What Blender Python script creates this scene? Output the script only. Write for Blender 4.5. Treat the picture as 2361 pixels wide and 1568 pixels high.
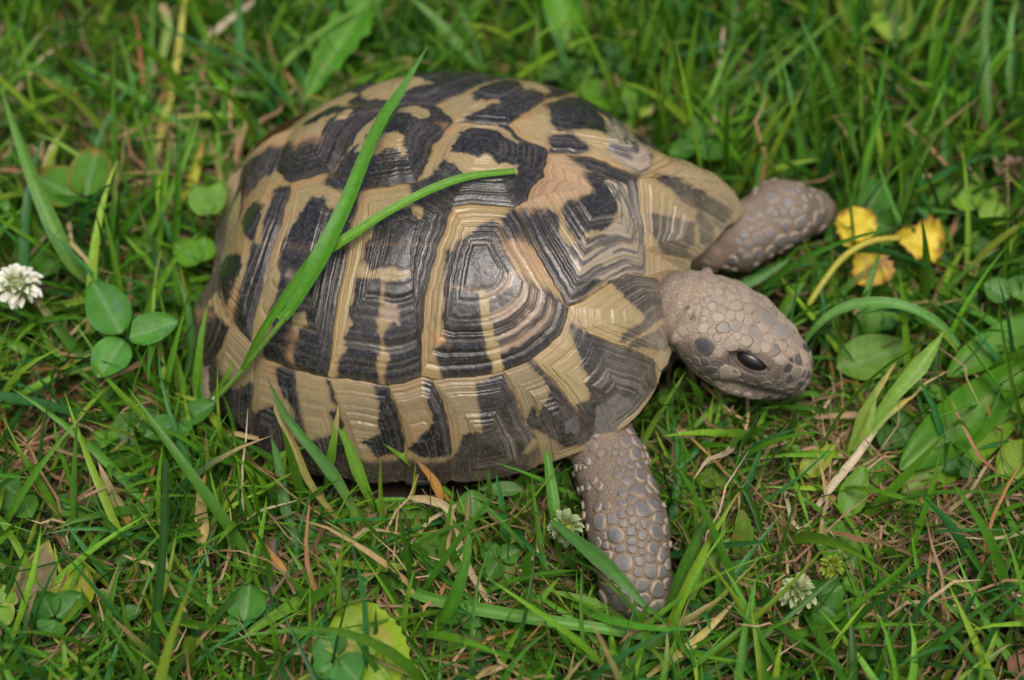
import bpy, math, random
import numpy as np
from mathutils import Vector, Matrix
from mathutils.bvhtree import BVHTree

for _o in list(bpy.data.objects):
    bpy.data.objects.remove(_o, do_unlink=True)
SC = bpy.context.scene
CM = 0.01                                  # everything below is measured in centimetres
rng = np.random.default_rng(7)
random.seed(7)

# ------------------------------------------------------------------ camera, sky, sun, exposure
ELEV = 0.903                               # camera looks down 51.7 degrees
TGT = np.array([0.0, 0.0, 3.5]); DIST = 60.0
_ce, _se = math.cos(ELEV), math.sin(ELEV)
CAM = TGT + DIST * np.array([0, -_ce, _se])
AX_R = np.array([1.0, 0, 0]); AX_U = np.array([0, _se, _ce]); AX_V = np.array([0, _ce, -_se])
cd = bpy.data.cameras.new('camera'); cam = bpy.data.objects.new('camera', cd)
SC.collection.objects.link(cam); SC.camera = cam
cam.location = CAM * CM
cam.rotation_euler = (math.pi / 2 - ELEV, 0, 0)
cd.lens = 70; cd.sensor_width = 36; cd.clip_start = 0.01; cd.clip_end = 200
cd.dof.use_dof = True; cd.dof.focus_distance = 0.574; cd.dof.aperture_fstop = 6.3

SUN_EL, SUN_AZ = math.radians(72), math.radians(165)
world_ = bpy.data.worlds.new('World'); SC.world = world_; world_.use_nodes = True
nt = world_.node_tree; bg = nt.nodes['Background']
sky = nt.nodes.new('ShaderNodeTexSky'); sky.sky_type = 'NISHITA'; sky.sun_disc = False
sky.sun_elevation = SUN_EL; sky.sun_rotation = SUN_AZ
sky.air_density = 1.0; sky.dust_density = 6.0; sky.ozone_density = 0.6
nt.links.new(sky.outputs[0], bg.inputs[0]); bg.inputs[1].default_value = 0.11
sd_ = bpy.data.lights.new('sun', 'SUN'); sun = bpy.data.objects.new('sun', sd_)
SC.collection.objects.link(sun)
sd_.energy = 1.5; sd_.angle = math.radians(20); sd_.color = (1.0, 0.965, 0.9)
_d = Vector((math.sin(SUN_AZ) * math.cos(SUN_EL), math.cos(SUN_AZ) * math.cos(SUN_EL), math.sin(SUN_EL)))
sun.rotation_euler = _d.to_track_quat('Z', 'Y').to_euler()
vs = SC.view_settings
vs.view_transform = 'Standard'; vs.look = 'None'; vs.exposure = 0.5; vs.gamma = 1.0
vs.use_curve_mapping = False
SC.cycles.max_bounces = 6

# ------------------------------------------------------------------ measuring: photo grid (2360 wide) -> place
GW, GH = 2360.0, 1568.0
def ray(px, py):
    s = 36.0 / 70.0 / GW
    d = AX_V + AX_R * (px - GW / 2) * s - AX_U * (py - GH / 2) * s
    return d / np.linalg.norm(d)
def at(px, py, z=0.0):
    """point of the place at height z (cm) that the photograph shows there"""
    d = ray(px, py)
    return CAM + d * ((z - CAM[2]) / d[2])
def proj(P):
    P = np.asarray(P, float); d = P - CAM
    z = d @ AX_V; s = 70.0 / 36.0 * GW / z
    return np.stack([GW / 2 + (d @ AX_R) * s, GH / 2 - (d @ AX_U) * s], -1)

# ------------------------------------------------------------------ noise
def _hash(ix, iy, iz, seed):
    h = (ix * 374761393 + iy * 668265263 + iz * 2147483647 + seed * 974634777) & 0xFFFFFFFF
    h = ((h ^ (h >> 13)) * 1274126177) & 0xFFFFFFFF
    return ((h ^ (h >> 16)) & 0xFFFF) / 65535.0
def noise(x, y, z=0.0, seed=0):
    x, y, z = np.broadcast_arrays(np.asarray(x, float), np.asarray(y, float), np.asarray(z, float))
    ix, iy, iz = (np.floor(a).astype(np.int64) for a in (x, y, z))
    fx, fy, fz = x - ix, y - iy, z - iz
    fx, fy, fz = (f * f * (3 - 2 * f) for f in (fx, fy, fz))
    r = 0
    for a in (0, 1):
        for b in (0, 1):
            for c in (0, 1):
                w = (fx if a else 1 - fx) * (fy if b else 1 - fy) * (fz if c else 1 - fz)
                r = r + w * _hash(ix + a, iy + b, iz + c, seed)
    return r * 2 - 1
def fbm(x, y, z=0.0, seed=0, o=3):
    r = 0; a = 1; t = 0
    for k in range(o):
        r = r + a * noise(x * 2 ** k, y * 2 ** k, z * 2 ** k if not np.isscalar(z) or z else 0.0, seed + k); t += a; a *= .5
    return r / t
def sstep(a, b, x):
    t = np.clip((x - a) / (b - a), 0, 1); return t * t * (3 - 2 * t)

# ------------------------------------------------------------------ object helpers
COL = SC.collection
def mesh_np(name, V, F, mat, parent=None, col=None, smooth=True, extra=None, uv=None):
    """V (n,3) in cm, F list/array of quads or tris"""
    V = np.asarray(V, np.float64) * CM
    me = bpy.data.meshes.new(name)
    F = np.asarray(F)
    n, m = len(V), len(F); k = F.shape[1]
    me.vertices.add(n); me.vertices.foreach_set('co', V.astype(np.float32).ravel())
    me.loops.add(m * k); me.loops.foreach_set('vertex_index', F.astype(np.int32).ravel())
    me.polygons.add(m)
    me.polygons.foreach_set('loop_start', np.arange(0, m * k, k, dtype=np.int32))
    me.polygons.foreach_set('loop_total', np.full(m, k, dtype=np.int32))
    if smooth: me.polygons.foreach_set('use_smooth', np.ones(m, bool))
    me.update(calc_edges=True); me.validate()
    if col is not None:
        a = me.color_attributes.new('Col', 'FLOAT_COLOR', 'POINT')
        c = np.ones((n, 4), np.float32); c[:, :np.asarray(col).shape[1]] = col
        a.data.foreach_set('color', c.ravel())
    if extra is not None:
        for nm, arr in extra.items():
            a = me.attributes.new(nm, 'FLOAT', 'POINT'); a.data.foreach_set('value', np.asarray(arr, np.float32))
    if uv is not None:
        u = me.uv_layers.new(name='UVMap')
        u.data.foreach_set('uv', np.asarray(uv, np.float32)[F.ravel()].ravel())
    me.materials.append(mat)
    o = bpy.data.objects.new(name, me); COL.objects.link(o)
    if parent is not None: o.parent = parent
    return o
def tag(o, label=None, cat=None, group=None, kind=None):
    if label: o['label'] = label
    if cat: o['category'] = cat
    if group: o['group'] = group
    if kind: o['kind'] = kind
    return o
def empty(name, loc_cm, label, cat, group=None):
    o = bpy.data.objects.new(name, None); COL.objects.link(o)
    o.empty_display_size = 0.01
    o['base'] = [float(v) for v in loc_cm]
    o.location = Vector([float(v) * CM for v in loc_cm])
    return tag(o, label, cat, group)
def settle(root):
    """parts were meshed in place coordinates: hang them on the thing's base without moving them"""
    L = root.location.copy()
    for c in root.children:
        if c.type == 'MESH':
            c.data.transform(Matrix.Translation(-L))
            for g in c.children:
                g.data.transform(Matrix.Translation(-L))
def grid_faces(nu, nv, wrap=False):
    """vertex id = i*nv + j"""
    jj = nv if wrap else nv - 1
    i, j = np.meshgrid(np.arange(nu - 1), np.arange(jj), indexing='ij')
    i, j = i.ravel(), j.ravel(); j2 = (j + 1) % nv
    return np.stack([i * nv + j, (i + 1) * nv + j, (i + 1) * nv + j2, i * nv + j2], 1)

# ------------------------------------------------------------------ materials
def mat(name, build):
    m = bpy.data.materials.new(name); m.use_nodes = True
    t = m.node_tree; p = t.nodes['Principled BSDF']
    build(t, p); return m
def N(t, kind, **kw):
    n = t.nodes.new(kind)
    for k, v in kw.items(): setattr(n, k, v)
    return n
def L(t, a, b): t.links.new(a, b)
def mathn(t, op, a, b=None, c=None):
    n = N(t, 'ShaderNodeMath', operation=op)
    for i, v in enumerate((a, b, c)):
        if v is None: continue
        if isinstance(v, (int, float)): n.inputs[i].default_value = v
        else: L(t, v, n.inputs[i])
    return n.outputs[0]
def mixc(t, fac, a, b, mode='MIX'):
    n = N(t, 'ShaderNodeMix', data_type='RGBA', blend_type=mode)
    if isinstance(fac, (int, float)): n.inputs[0].default_value = fac
    else: L(t, fac, n.inputs[0])
    for s, v in ((6, a), (7, b)):
        if isinstance(v, tuple): n.inputs[s].default_value = v if len(v) == 4 else (*v, 1)
        else: L(t, v, n.inputs[s])
    return n.outputs[2]
def tex_noise(t, scale, detail=3, rough=.6, vec=None, out=0):
    n = N(t, 'ShaderNodeTexNoise'); n.inputs['Scale'].default_value = scale
    n.inputs['Detail'].default_value = detail; n.inputs['Roughness'].default_value = rough
    if vec is not None: L(t, vec, n.inputs['Vector'])
    return n.outputs[out]
def objco(t): return N(t, 'ShaderNodeNewGeometry').outputs['Position']
def attr(t, nm, out='Color'): return N(t, 'ShaderNodeAttribute', attribute_name=nm).outputs[out]
def bump(t, p, h, strength=.5, dist=.0005):
    b = N(t, 'ShaderNodeBump'); b.inputs['Strength'].default_value = strength
    b.inputs['Distance'].default_value = dist
    L(t, h, b.inputs['Height']); L(t, b.outputs[0], p.inputs['Normal'])

def _shell(t, p):
    co = objco(t); c = attr(t, 'Col')
    n1 = tex_noise(t, 900, 4, .7, co); n2 = tex_noise(t, 120, 4, .6, co); n3 = tex_noise(t, 3500, 2, .6, co)
    f = mathn(t, 'MULTIPLY_ADD', n1, .55, .72)
    c1 = mixc(t, 1.0, c, N(t, 'ShaderNodeCombineColor').outputs[0], 'MULTIPLY')

    comb = [n for n in t.nodes if n.bl_idname == 'ShaderNodeCombineColor'][0]
    for i in range(3): L(t, f, comb.inputs[i])
    dust = attr(t, 'dust', 'Fac')
    df = mathn(t, 'MULTIPLY', dust, mathn(t, 'MULTIPLY_ADD', n2, 1.6, -.15))
    df = mathn(t, 'MINIMUM', mathn(t, 'MAXIMUM', df, 0.0), 1.0)
    sp = mathn(t, 'MULTIPLY', mathn(t, 'GREATER_THAN', n3, .67), .35)
    df2 = mathn(t, 'MINIMUM', mathn(t, 'ADD', df, mathn(t, 'MULTIPLY', sp, mathn(t, 'ADD', dust, .12))), 1.0)
    sc = mathn(t, 'ABSOLUTE', mathn(t, 'SUBTRACT', tex_noise(t, 260, 5, .75, co), .5))
    sc = mathn(t, 'MULTIPLY', mathn(t, 'LESS_THAN', sc, .006), .35)
    c1 = mixc(t, sc, c1, (.30, .27, .22, 1))
    c2 = mixc(t, df2, c1, (.345, .285, .20, 1))
    L(t, c2, p.inputs['Base Color'])
    r = mathn(t, 'ADD', mathn(t, 'MULTIPLY_ADD', n2, .30, .08), mathn(t, 'MULTIPLY', df2, .4))
    L(t, r, p.inputs['Roughness'])
    p.inputs['Specular IOR Level'].default_value = .5
    bump(t, p, mathn(t, 'ADD', n1, mathn(t, 'MULTIPLY', n3, .5)), .35, .0003)
M_SHELL = mat('shell_horn', _shell)

def _seam(t, p):
    n = tex_noise(t, 500, 4, .7, objco(t))
    L(t, mixc(t, n, (.30, .22, .11, 1), (.20, .15, .09, 1)), p.inputs['Base Color'])
    p.inputs['Roughness'].default_value = .7
M_SEAM = mat('shell_seam', _seam)

def _skin(t, p):
    co = objco(t); c = attr(t, 'Col')
    v = N(t, 'ShaderNodeTexVoronoi', feature='DISTANCE_TO_EDGE'); v.inputs['Scale'].default_value = 800
    L(t, mixc(t, .0012, co, tex_noise(t, 900, 2, .5, co, 1)), v.inputs['Vector'])
    v2 = N(t, 'ShaderNodeTexVoronoi', feature='F1'); v2.inputs['Scale'].default_value = 800
    L(t, v.inputs['Vector'].links[0].from_socket, v2.inputs['Vector'])
    e = mathn(t, 'MINIMUM', mathn(t, 'MULTIPLY', v.outputs['Distance'], 4.0), 1.0)
    n1 = tex_noise(t, 160, 4, .65, co); n2 = tex_noise(t, 2500, 3, .7, co)
    sep = N(t, 'ShaderNodeSeparateColor'); L(t, v2.outputs['Color'], sep.inputs[0])
    spot = attr(t, 'dust', 'Fac')
    core = mathn(t, 'LESS_THAN', v2.outputs['Distance'], .34)
    core = mathn(t, 'MULTIPLY', core, mathn(t, 'GREATER_THAN', sep.outputs[0], .45))
    core = mathn(t, 'MULTIPLY', core, spot)
    base = mixc(t, mathn(t, 'MULTIPLY', core, .75), c, (.13, .125, .13, 1))
    base = mixc(t, mathn(t, 'MULTIPLY_ADD', e, -.45, .45), base, (.10, .075, .055, 1))
    base = mixc(t, mathn(t, 'MULTIPLY_ADD', n1, 1.2, -.35), base, (.27, .20, .14, 1))
    g = N(t, 'ShaderNodeCombineColor'); f = mathn(t, 'MULTIPLY_ADD', n2, .6, .7)
    for i in range(3): L(t, f, g.inputs[i])
    L(t, mixc(t, 1.0, base, g.outputs[0], 'MULTIPLY'), p.inputs['Base Color'])
    p.inputs['Roughness'].default_value = .68
    p.inputs['Specular IOR Level'].default_value = .35
    h = mathn(t, 'ADD', mathn(t, 'MULTIPLY', mathn(t, 'MINIMUM', mathn(t, 'MULTIPLY', e, 1.0), 1.0), .8), mathn(t, 'MULTIPLY', n2, .35))
    bump(t, p, h, .6, .0004)
M_SKIN = mat('tortoise_skin', _skin)

def _scale(t, p):
    co = objco(t); c = attr(t, 'Col'); n1 = tex_noise(t, 1400, 4, .7, co); n2 = tex_noise(t, 260, 3, .6, co)
    g = N(t, 'ShaderNodeCombineColor'); f = mathn(t, 'MULTIPLY_ADD', n1, .6, .7)
    for i in range(3): L(t, f, g.inputs[i])
    b = mixc(t, mathn(t, 'MULTIPLY_ADD', n2, 1.5, -.62), c, (.26, .20, .145, 1))
    L(t, mixc(t, 1.0, b, g.outputs[0], 'MULTIPLY'), p.inputs['Base Color'])
    p.inputs['Roughness'].default_value = .52; p.inputs['Specular IOR Level'].default_value = .45
    bump(t, p, n1, .4, .0003)
M_SCALE = mat('tortoise_scale', _scale)

def _eye(t, p):
    p.inputs['Base Color'].default_value = (.008, .006, .005, 1); p.inputs['Roughness'].default_value = .33
M_EYE = mat('tortoise_eye', _eye)
def _claw(t, p):
    L(t, mixc(t, tex_noise(t, 700, 3, .6, objco(t)), (.03, .025, .02, 1), (.10, .08, .06, 1)), p.inputs['Base Color'])
    p.inputs['Roughness'].default_value = .4
M_CLAW = mat('tortoise_claw', _claw)

def leafmat(name, trans=.3, rough=.42, nscale=500, bstr=.3, veins=False, spec=.45):
    def b(t, p):
        co = objco(t); c = attr(t, 'Col')
        n = tex_noise(t, nscale, 3, .6, co); g = N(t, 'ShaderNodeCombineColor')
        f = mathn(t, 'MULTIPLY_ADD', n, .7, .65)
        for i in range(3): L(t, f, g.inputs[i])
        base = mixc(t, 1.0, c, g.outputs[0], 'MULTIPLY')
        h = n
        if veins:
            uv = N(t, 'ShaderNodeUVMap'); s = N(t, 'ShaderNodeSeparateXYZ'); L(t, uv.outputs[0], s.inputs[0])
            ax = mathn(t, 'ABSOLUTE', s.outputs[0])
            w = mathn(t, 'SINE', mathn(t, 'MULTIPLY', mathn(t, 'SUBTRACT', s.outputs[1], mathn(t, 'MULTIPLY', ax, .45)), 62.0))
            w = mathn(t, 'POWER', mathn(t, 'MULTIPLY_ADD', w, .5, .5), 5.0)
            mid = mathn(t, 'POWER', mathn(t, 'SUBTRACT', 1.0, mathn(t, 'MINIMUM', mathn(t, 'MULTIPLY', ax, 14.0), 1.0)), 2.0)
            v = mathn(t, 'MAXIMUM', mathn(t, 'MULTIPLY', w, .35), mid)
            base = mixc(t, mathn(t, 'MULTIPLY', v, .20), base, mixc(t, .5, base, (.3, .42, .15, 1)))
            h = mathn(t, 'SUBTRACT', n, mathn(t, 'MULTIPLY', v, 1.2))
        L(t, base, p.inputs['Base Color'])
        p.inputs['Roughness'].default_value = rough; p.inputs['Specular IOR Level'].default_value = spec
        bump(t, p, h, bstr, .0003)
        tr = N(t, 'ShaderNodeBsdfTranslucent'); L(t, mixc(t, 1.0, base, (1.25, 1.2, .6, 1), 'MULTIPLY'), tr.inputs[0])
        mx = N(t, 'ShaderNodeMixShader'); mx.inputs[0].default_value = trans
        L(t, p.outputs[0], mx.inputs[1]); L(t, tr.outputs[0], mx.inputs[2])
        L(t, mx.outputs[0], t.nodes['Material Output'].inputs[0])
    return mat(name, b)
M_GRASS = leafmat('grass_blade', .30, .45, spec=.28)
M_STRAW = leafmat('dry_straw', .12, .6, 700, .4, spec=.25)
M_LEAF = leafmat('leaf', .27, .45, 220, .4, True, .25)
M_PETAL = leafmat('petal', .3, .55, 300, .15, spec=.3)

def _soil(t, p):
    co = objco(t); n = tex_noise(t, 220, 8, .7, co); n2 = tex_noise(t, 30, 4, .6, co)
    c = mixc(t, n, (.016, .011, .007, 1), (.055, .038, .024, 1))
    c = mixc(t, mathn(t, 'MULTIPLY', n2, .35), c, (.03, .04, .012, 1))
    L(t, c, p.inputs['Base Color']); p.inputs['Roughness'].default_value = .95
    p.inputs['Specular IOR Level'].default_value = .2
    bump(t, p, n, 1.0, .003)
M_SOIL = mat('soil', _soil)

# ================================================================== THE TORTOISE
# ------------------------------------------------------------------ shell surface: chart (u, v), rim at radius 1
YAW, SX, SY, AX0, APEX, SHM, FLARE = -0.4316, -0.4087, 3.6959, -1.2201, 7.2606, 1.9507, 0.0673
RIM_R = np.array([9.26, 8.95, 8.7, 8.98, 9.15, 9.04, 8.8, 8.5, 7.91, 7.34, 6.98, 6.8, 6.71, 6.76, 6.84, 6.8, 6.44, 6.06, 5.76, 5.47, 5.71, 6.45, 7.65, 7.15, 6.9, 7.23, 7.46, 7.63, 7.74, 7.87, 7.99, 8.19, 8.31, 8.49, 8.67, 9.01])
RIM_Z = np.array([1.85, 1.76, 1.66, 1.59, 1.4, 1.2, 1.01, 0.89, 0.87, 0.91, 0.98, 1.16, 1.45, 1.88, 2.35, 2.79, 3.13, 3.36, 3.44, 3.43, 3.33, 3.17, 2.96, 2.46, 1.82, 1.41, 1.12, 1.01, 0.93, 0.92, 1.0, 1.13, 1.35, 1.57, 1.67, 1.78])
def cyc(phi, ks):
    n = len(ks); t = ((phi + np.pi) / (2 * np.pi) * n) % n; i = np.floor(t).astype(int); f = t - i
    a, b, c, d = ks[(i - 1) % n], ks[i % n], ks[(i + 1) % n], ks[(i + 2) % n]
    return b + .5 * f * (c - a + f * (2 * a - 5 * b + 4 * c - d + f * (3 * (b - c) + d - a)))
CY, SYW = math.cos(YAW), math.sin(YAW)
def to_world(l):
    l = np.asarray(l, float)
    return np.stack([SX + CY * l[..., 0] - SYW * l[..., 1], SY + SYW * l[..., 0] + CY * l[..., 1], l[..., 2]], -1)
def to_local(w):
    w = np.asarray(w, float); x, y = w[..., 0] - SX, w[..., 1] - SY
    return np.stack([CY * x + SYW * y, -SYW * x + CY * y, w[..., 2]], -1)
def shell_pt(u, v):
    u = np.asarray(u, float); v = np.asarray(v, float)
    rho = np.sqrt(u * u + v * v) + 1e-9; phi = np.arctan2(v, u)
    r = cyc(phi, RIM_R); rz = cyc(phi, RIM_Z)
    rc = np.minimum(rho, 1.0); g = np.sin(rc * np.pi / 2); f = np.maximum(1 - g ** SHM, 0) ** (1 / SHM)
    k = np.clip((rho - .72) / .28, 0, 1.0); g2 = g + FLARE * k * k
    ex = np.maximum(rho - 1, 0)
    x = AX0 * (1 - g) + r * np.cos(phi) * (g2 - ex * .75); y = r * np.sin(phi) * (g2 - ex * .75)
    z = rz + (APEX - rz) * f - (ex * 5.0) * np.exp(-ex * 3)
    return to_world(np.stack([x, y, z], -1))
def shell_n(u, v, h=2e-3):
    a = shell_pt(u + h, v) - shell_pt(u - h, v); b = shell_pt(u, v + h) - shell_pt(u, v - h)
    n = np.cross(a, b); return n / (np.linalg.norm(n, axis=-1, keepdims=True) + 1e-12)

_rr = np.linspace(.01, 1.02, 90); _pp = np.linspace(-np.pi, np.pi, 260)
_A, _B = np.meshgrid(_rr, _pp, indexing='ij'); _GU, _GV = _A * np.cos(_B), _A * np.sin(_B)
_S = shell_pt(_GU, _GV); _Nn = shell_n(_GU, _GV)
_FF = ((CAM - _S) * _Nn).sum(-1) > 0; _PR = proj(_S)
def inv(pt):
    pt = np.array(pt, float)
    d = np.hypot(_PR[..., 0] - pt[0], _PR[..., 1] - pt[1]); d = np.where(_FF, d, 1e9)
    i = np.unravel_index(d.argmin(), d.shape); q = np.array([_GU[i], _GV[i]])
    for _ in range(8):
        f = proj(shell_pt(q[0], q[1])) - pt; h = 1e-4
        J = np.stack([(proj(shell_pt(q[0] + h, q[1])) - pt - f) / h, (proj(shell_pt(q[0], q[1] + h)) - pt - f) / h], 1)
        st = np.linalg.lstsq(J, -f, rcond=1e-3)[0]; st *= min(1, .05 / (np.hypot(*st) + 1e-12)); q = q + st
        if np.hypot(*q) > 1.03: break
    r = np.hypot(*q)
    if r > 1.03: q = q / r * 1.03
    return q
ZR = {1: (600, 230, 1000 / 2340), 2: (1500, 230, 1100 / 2361), 3: (600, 850, 1000 / 1845), 4: (1400, 850, 1000 / 1845)}
def Z(k, *pts):
    """list of photo points of measuring sheet k -> chart points"""
    a, b, s = ZR[k]
    return [inv(((a + x * s) / 1.48305, (b + y * s) / 1.48305)) for x, y in pts]
def mir(path): return [np.array([p[0], -p[1]]) for p in path]
def P(*pts): return [np.array(p, float) for p in pts]

# sutures of the carapace
a_, = Z(2, (810, 618)); b_, = Z(2, (550, 1020)); c_, = Z(2, (95, 1008)); d_, = Z(1, (1925, 905))
e_, = Z(1, (1470, 970)); f_, = Z(1, (1248, 825)); g_, = Z(1, (893, 917)); h_, = Z(1, (778, 803))
i_, = Z(1, (1005, 448)); j_, = Z(1, (1350, 270)); k_, = Z(1, (1695, 287)); l_, = Z(1, (2080, 275))
m_, = Z(1, (2230, 412)); n_, = Z(2, (510, 405)); o_, = Z(2, (1490, 800)); p_, = Z(4, (1005, 368))
V1C1 = [b_] + Z(2, (640, 1160), (700, 1320)) + Z(4, (880, 170), (950, 280)) + [p_]
C1C2 = [c_] + Z(4, (140, 130), (92, 350), (72, 600), (71, 822))
C2C3 = [e_] + Z(3, (1060, 120), (1010, 300), (985, 550), (957, 822))
C3C4 = [g_] + Z(1, (880, 1050), (830, 1250)) + Z(3, (560, 150), (510, 320), (470, 500), (460, 605))
C4V5 = [h_] + Z(1, (690, 900), (600, 1000), (450, 1250), (330, 1560)) + Z(3, (250, 200), (268, 310))
C1M = [p_] + Z(4, (1000, 440), (950, 550), (870, 625), (770, 705), (690, 740), (590, 785), (400, 820), (200, 838), (71, 822))
C2M = Z(3, (1480, 845), (1400, 865), (1330, 878), (1200, 855), (1080, 835), (957, 822))
C3M = Z(3, (850, 800), (735, 778), (620, 730), (500, 675), (460, 605))
C4M = Z(3, (400, 540), (335, 460), (268, 310))
V1V2 = [a_] + Z(2, (810, 680), (775, 790), (700, 860), (650, 960)) + [b_]
V1F = [a_] + Z(2, (920, 622), (1100, 642), (1300, 715)) + [o_]
FC1C2 = [n_] + Z(2, (620, 332), (730, 257), (830, 217), (950, 192)) + P((.02, .52), C1C2[-1] * [1, -1])
FC2C3 = [l_] + Z(2, (150, 180), (300, 107), (430, 82)) + P((-.16, .5), C2C3[-1] * [1, -1])
FC3C4 = [j_] + Z(1, (1500, 185)) + mir(C3C4[3:])
FC4V5 = [i_] + P((-.72, .05), (-.85, .12)) + mir(C4V5[-3:])
nuR, = Z(4, (1500, 170)); nuL, = Z(2, (1545, 1335))
V1M1 = [p_] + Z(4, (1150, 285), (1290, 207), (1400, 160)) + [nuR]
V1FM = [nuL] + Z(2, (1535, 1200), (1505, 1040), (1498, 900)) + [o_]
def rim_to(path, ex=1.07):
    q = path[-1]; d = q - path[-2]; d = d / np.hypot(*d)
    for _ in range(60):
        if np.hypot(*q) >= ex: break
        q = q + d * .01 * np.array([1, 1]); d = d * .8 + q / np.hypot(*q) * .2; d /= np.hypot(*d)
    return path + [q]
S_n1 = rim_to([nuR] + Z(4, (1620, 215), (1700, 240)))
S_nf = rim_to([nuL] + Z(2, (1700, 1375), (1850, 1410)))
S_12 = rim_to([p_] + Z(4, (1030, 495), (1300, 600), (1560, 705)))
S_23 = rim_to(Z(4, (770, 705), (850, 790), (920, 860), (1050, 1030), (1140, 1180)))
S_34 = rim_to(Z(4, (590, 785), (650, 900), (720, 1080), (800, 1210)))
S_45 = rim_to(Z(4, (140, 838), (200, 960), (240, 1100), (262, 1250)))
S_56 = rim_to(Z(3, (1330, 878), (1400, 1050), (1440, 1220)))
S_67 = rim_to(Z(3, (965, 825), (1030, 1040), (1070, 1200)))
S_78 = rim_to(Z(3, (735, 778), (760, 960), (815, 1180)))
S_89 = rim_to(Z(3, (500, 675), (480, 800), (465, 1000), (462, 1150)))
S_910 = rim_to(Z(3, (335, 460), (270, 630), (180, 760)))
S_1011 = P((-.80, -.30), (-.90, -.34), (-1.01, -.39))
S_11s = P((-.83, -.12), (-.92, -.13), (-1.06, -.145))
FS_12 = rim_to([o_] + Z(2, (1600, 798), (1900, 1010), (2080, 1120)))
def seg(path, a, b):
    """part of a path between the points nearest a and b"""
    A = np.array(path); ia = int(np.argmin(((A - a) ** 2).sum(1))); ib = int(np.argmin(((A - b) ** 2).sum(1)))
    return path[ia:ib + 1] if ia <= ib else path[ib:ia + 1][::-1]
LOW = C1M + C2M + C3M + C4M             # the long line where costals meet marginals, front to back
def rimrun(a, b, ex=1.07):
    pa, pb = math.atan2(a[1], a[0]), math.atan2(b[1], b[0])
    if pb - pa > np.pi: pb -= 2 * np.pi
    if pa - pb > np.pi: pb += 2 * np.pi
    return [np.array([math.cos(t), math.sin(t)]) * ex for t in np.linspace(pa, pb, 7)[1:-1]]
def marg(s1, s2, top):
    """front suture, rear suture, top line from front to rear"""
    return list(s1[::-1]) + list(top[1:-1]) + list(s2) + rimrun(s2[-1], s1[-1])
POLY = {}
POLY['V1'] = V1C1[::-1] + V1V2[::-1][1:] + V1F[1:] + V1FM[::-1][1:] + V1M1[::-1][:-1]
POLY['V2'] = [b_, c_, d_] + [m_, n_] + V1V2[:-1]
POLY['V3'] = [d_, e_, f_, k_, l_, m_]
POLY['V4'] = [f_, g_, h_, i_, j_, k_]
rearN, rearF = S_11s[0], S_11s[0] * [1, -1]
POLY['V5'] = C4V5 + P(S_1011[0], rearN, (-.85, 0), rearF, S_1011[0] * [1, -1]) + FC4V5[::-1]
POLY['C1'] = V1C1 + C1M[1:] + C1C2[::-1][1:]
POLY['C2'] = [c_] + C1C2[1:] + C2M + C2C3[::-1][1:] + [d_]
POLY['C3'] = [e_] + C2C3[1:] + C3M + C3C4[::-1][1:] + [f_]
POLY['C4'] = [g_] + C3C4[1:] + C4M + C4V5[::-1][1:]
POLY['F1'] = V1F + mir(C1M)[1:] + FC1C2[::-1][1:]
POLY['F2'] = FC1C2 + mir(C2M) + FC2C3[::-1][1:] + [m_]
POLY['F3'] = FC2C3 + mir(C3M) + FC3C4[::-1][1:] + [k_]
POLY['F4'] = FC3C4 + mir(C4M) + FC4V5[::-1][1:]
POLY['N'] = S_nf[::-1] + [nuR] + S_n1[1:] + rimrun(S_n1[-1], S_nf[-1])
POLY['M1'] = S_n1[::-1] + V1M1[::-1][1:-1] + S_12 + rimrun(S_12[-1], S_n1[-1])
POLY['M2'] = marg([p_] + S_12[1:], S_23, seg(LOW, p_, S_23[0]))
POLY['M3'] = marg(S_23, S_34, seg(LOW, S_23[0], S_34[0]))
POLY['M4'] = marg(S_34, S_45, seg(LOW, S_34[0], S_45[0]))
POLY['M5'] = marg(S_45, S_56, seg(LOW, S_45[0], S_56[0]))
POLY['M6'] = marg(S_56, S_67, seg(LOW, S_56[0], S_67[0]))
POLY['M7'] = marg(S_67, S_78, seg(LOW, S_67[0], S_78[0]))
POLY['M8'] = marg(S_78, S_89, seg(LOW, S_78[0], S_89[0]))
POLY['M9'] = marg(S_89, S_910, seg(LOW, S_89[0], S_910[0]))
POLY['M10'] = marg(S_910, S_1011, [S_910[0], C4M[-1], S_1011[0]])
POLY['M11'] = marg(S_1011, S_11s, [S_1011[0], S_11s[0]])
POLY['SC'] = marg(S_11s, mir(S_11s), P(S_11s[0], (-.85, 0), S_11s[0] * [1, -1]))
FLOW = [o_] + mir(LOW)[1:]
POLY['G1'] = FS_12[::-1] + V1FM[::-1][1:] + S_nf[1:] + rimrun(S_nf[-1], FS_12[-1])
fS = {k: mir(s) for k, s in (('23', S_23), ('34', S_34), ('45', S_45), ('56', S_56), ('67', S_67), ('78', S_78), ('89', S_89), ('910', S_910), ('1011', S_1011), ('11s', S_11s))}
POLY['G2'] = marg([o_] + FS_12[1:], fS['23'], seg(FLOW, o_, fS['23'][0]))
for nm, s1, s2 in (('G3', '23', '34'), ('G4', '34', '45'), ('G5', '45', '56'), ('G6', '56', '67'), ('G7', '67', '78'), ('G8', '78', '89'), ('G9', '89', '910')):
    POLY[nm] = marg(fS[s1], fS[s2], seg(FLOW, fS[s1][0], fS[s2][0]))
POLY['G10'] = marg(fS['910'], fS['1011'], [fS['910'][0], mir(C4M)[-1], fS['1011'][0]])
POLY['G11'] = marg(fS['1011'], fS['11s'], [fS['1011'][0], fS['11s'][0]])

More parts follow.
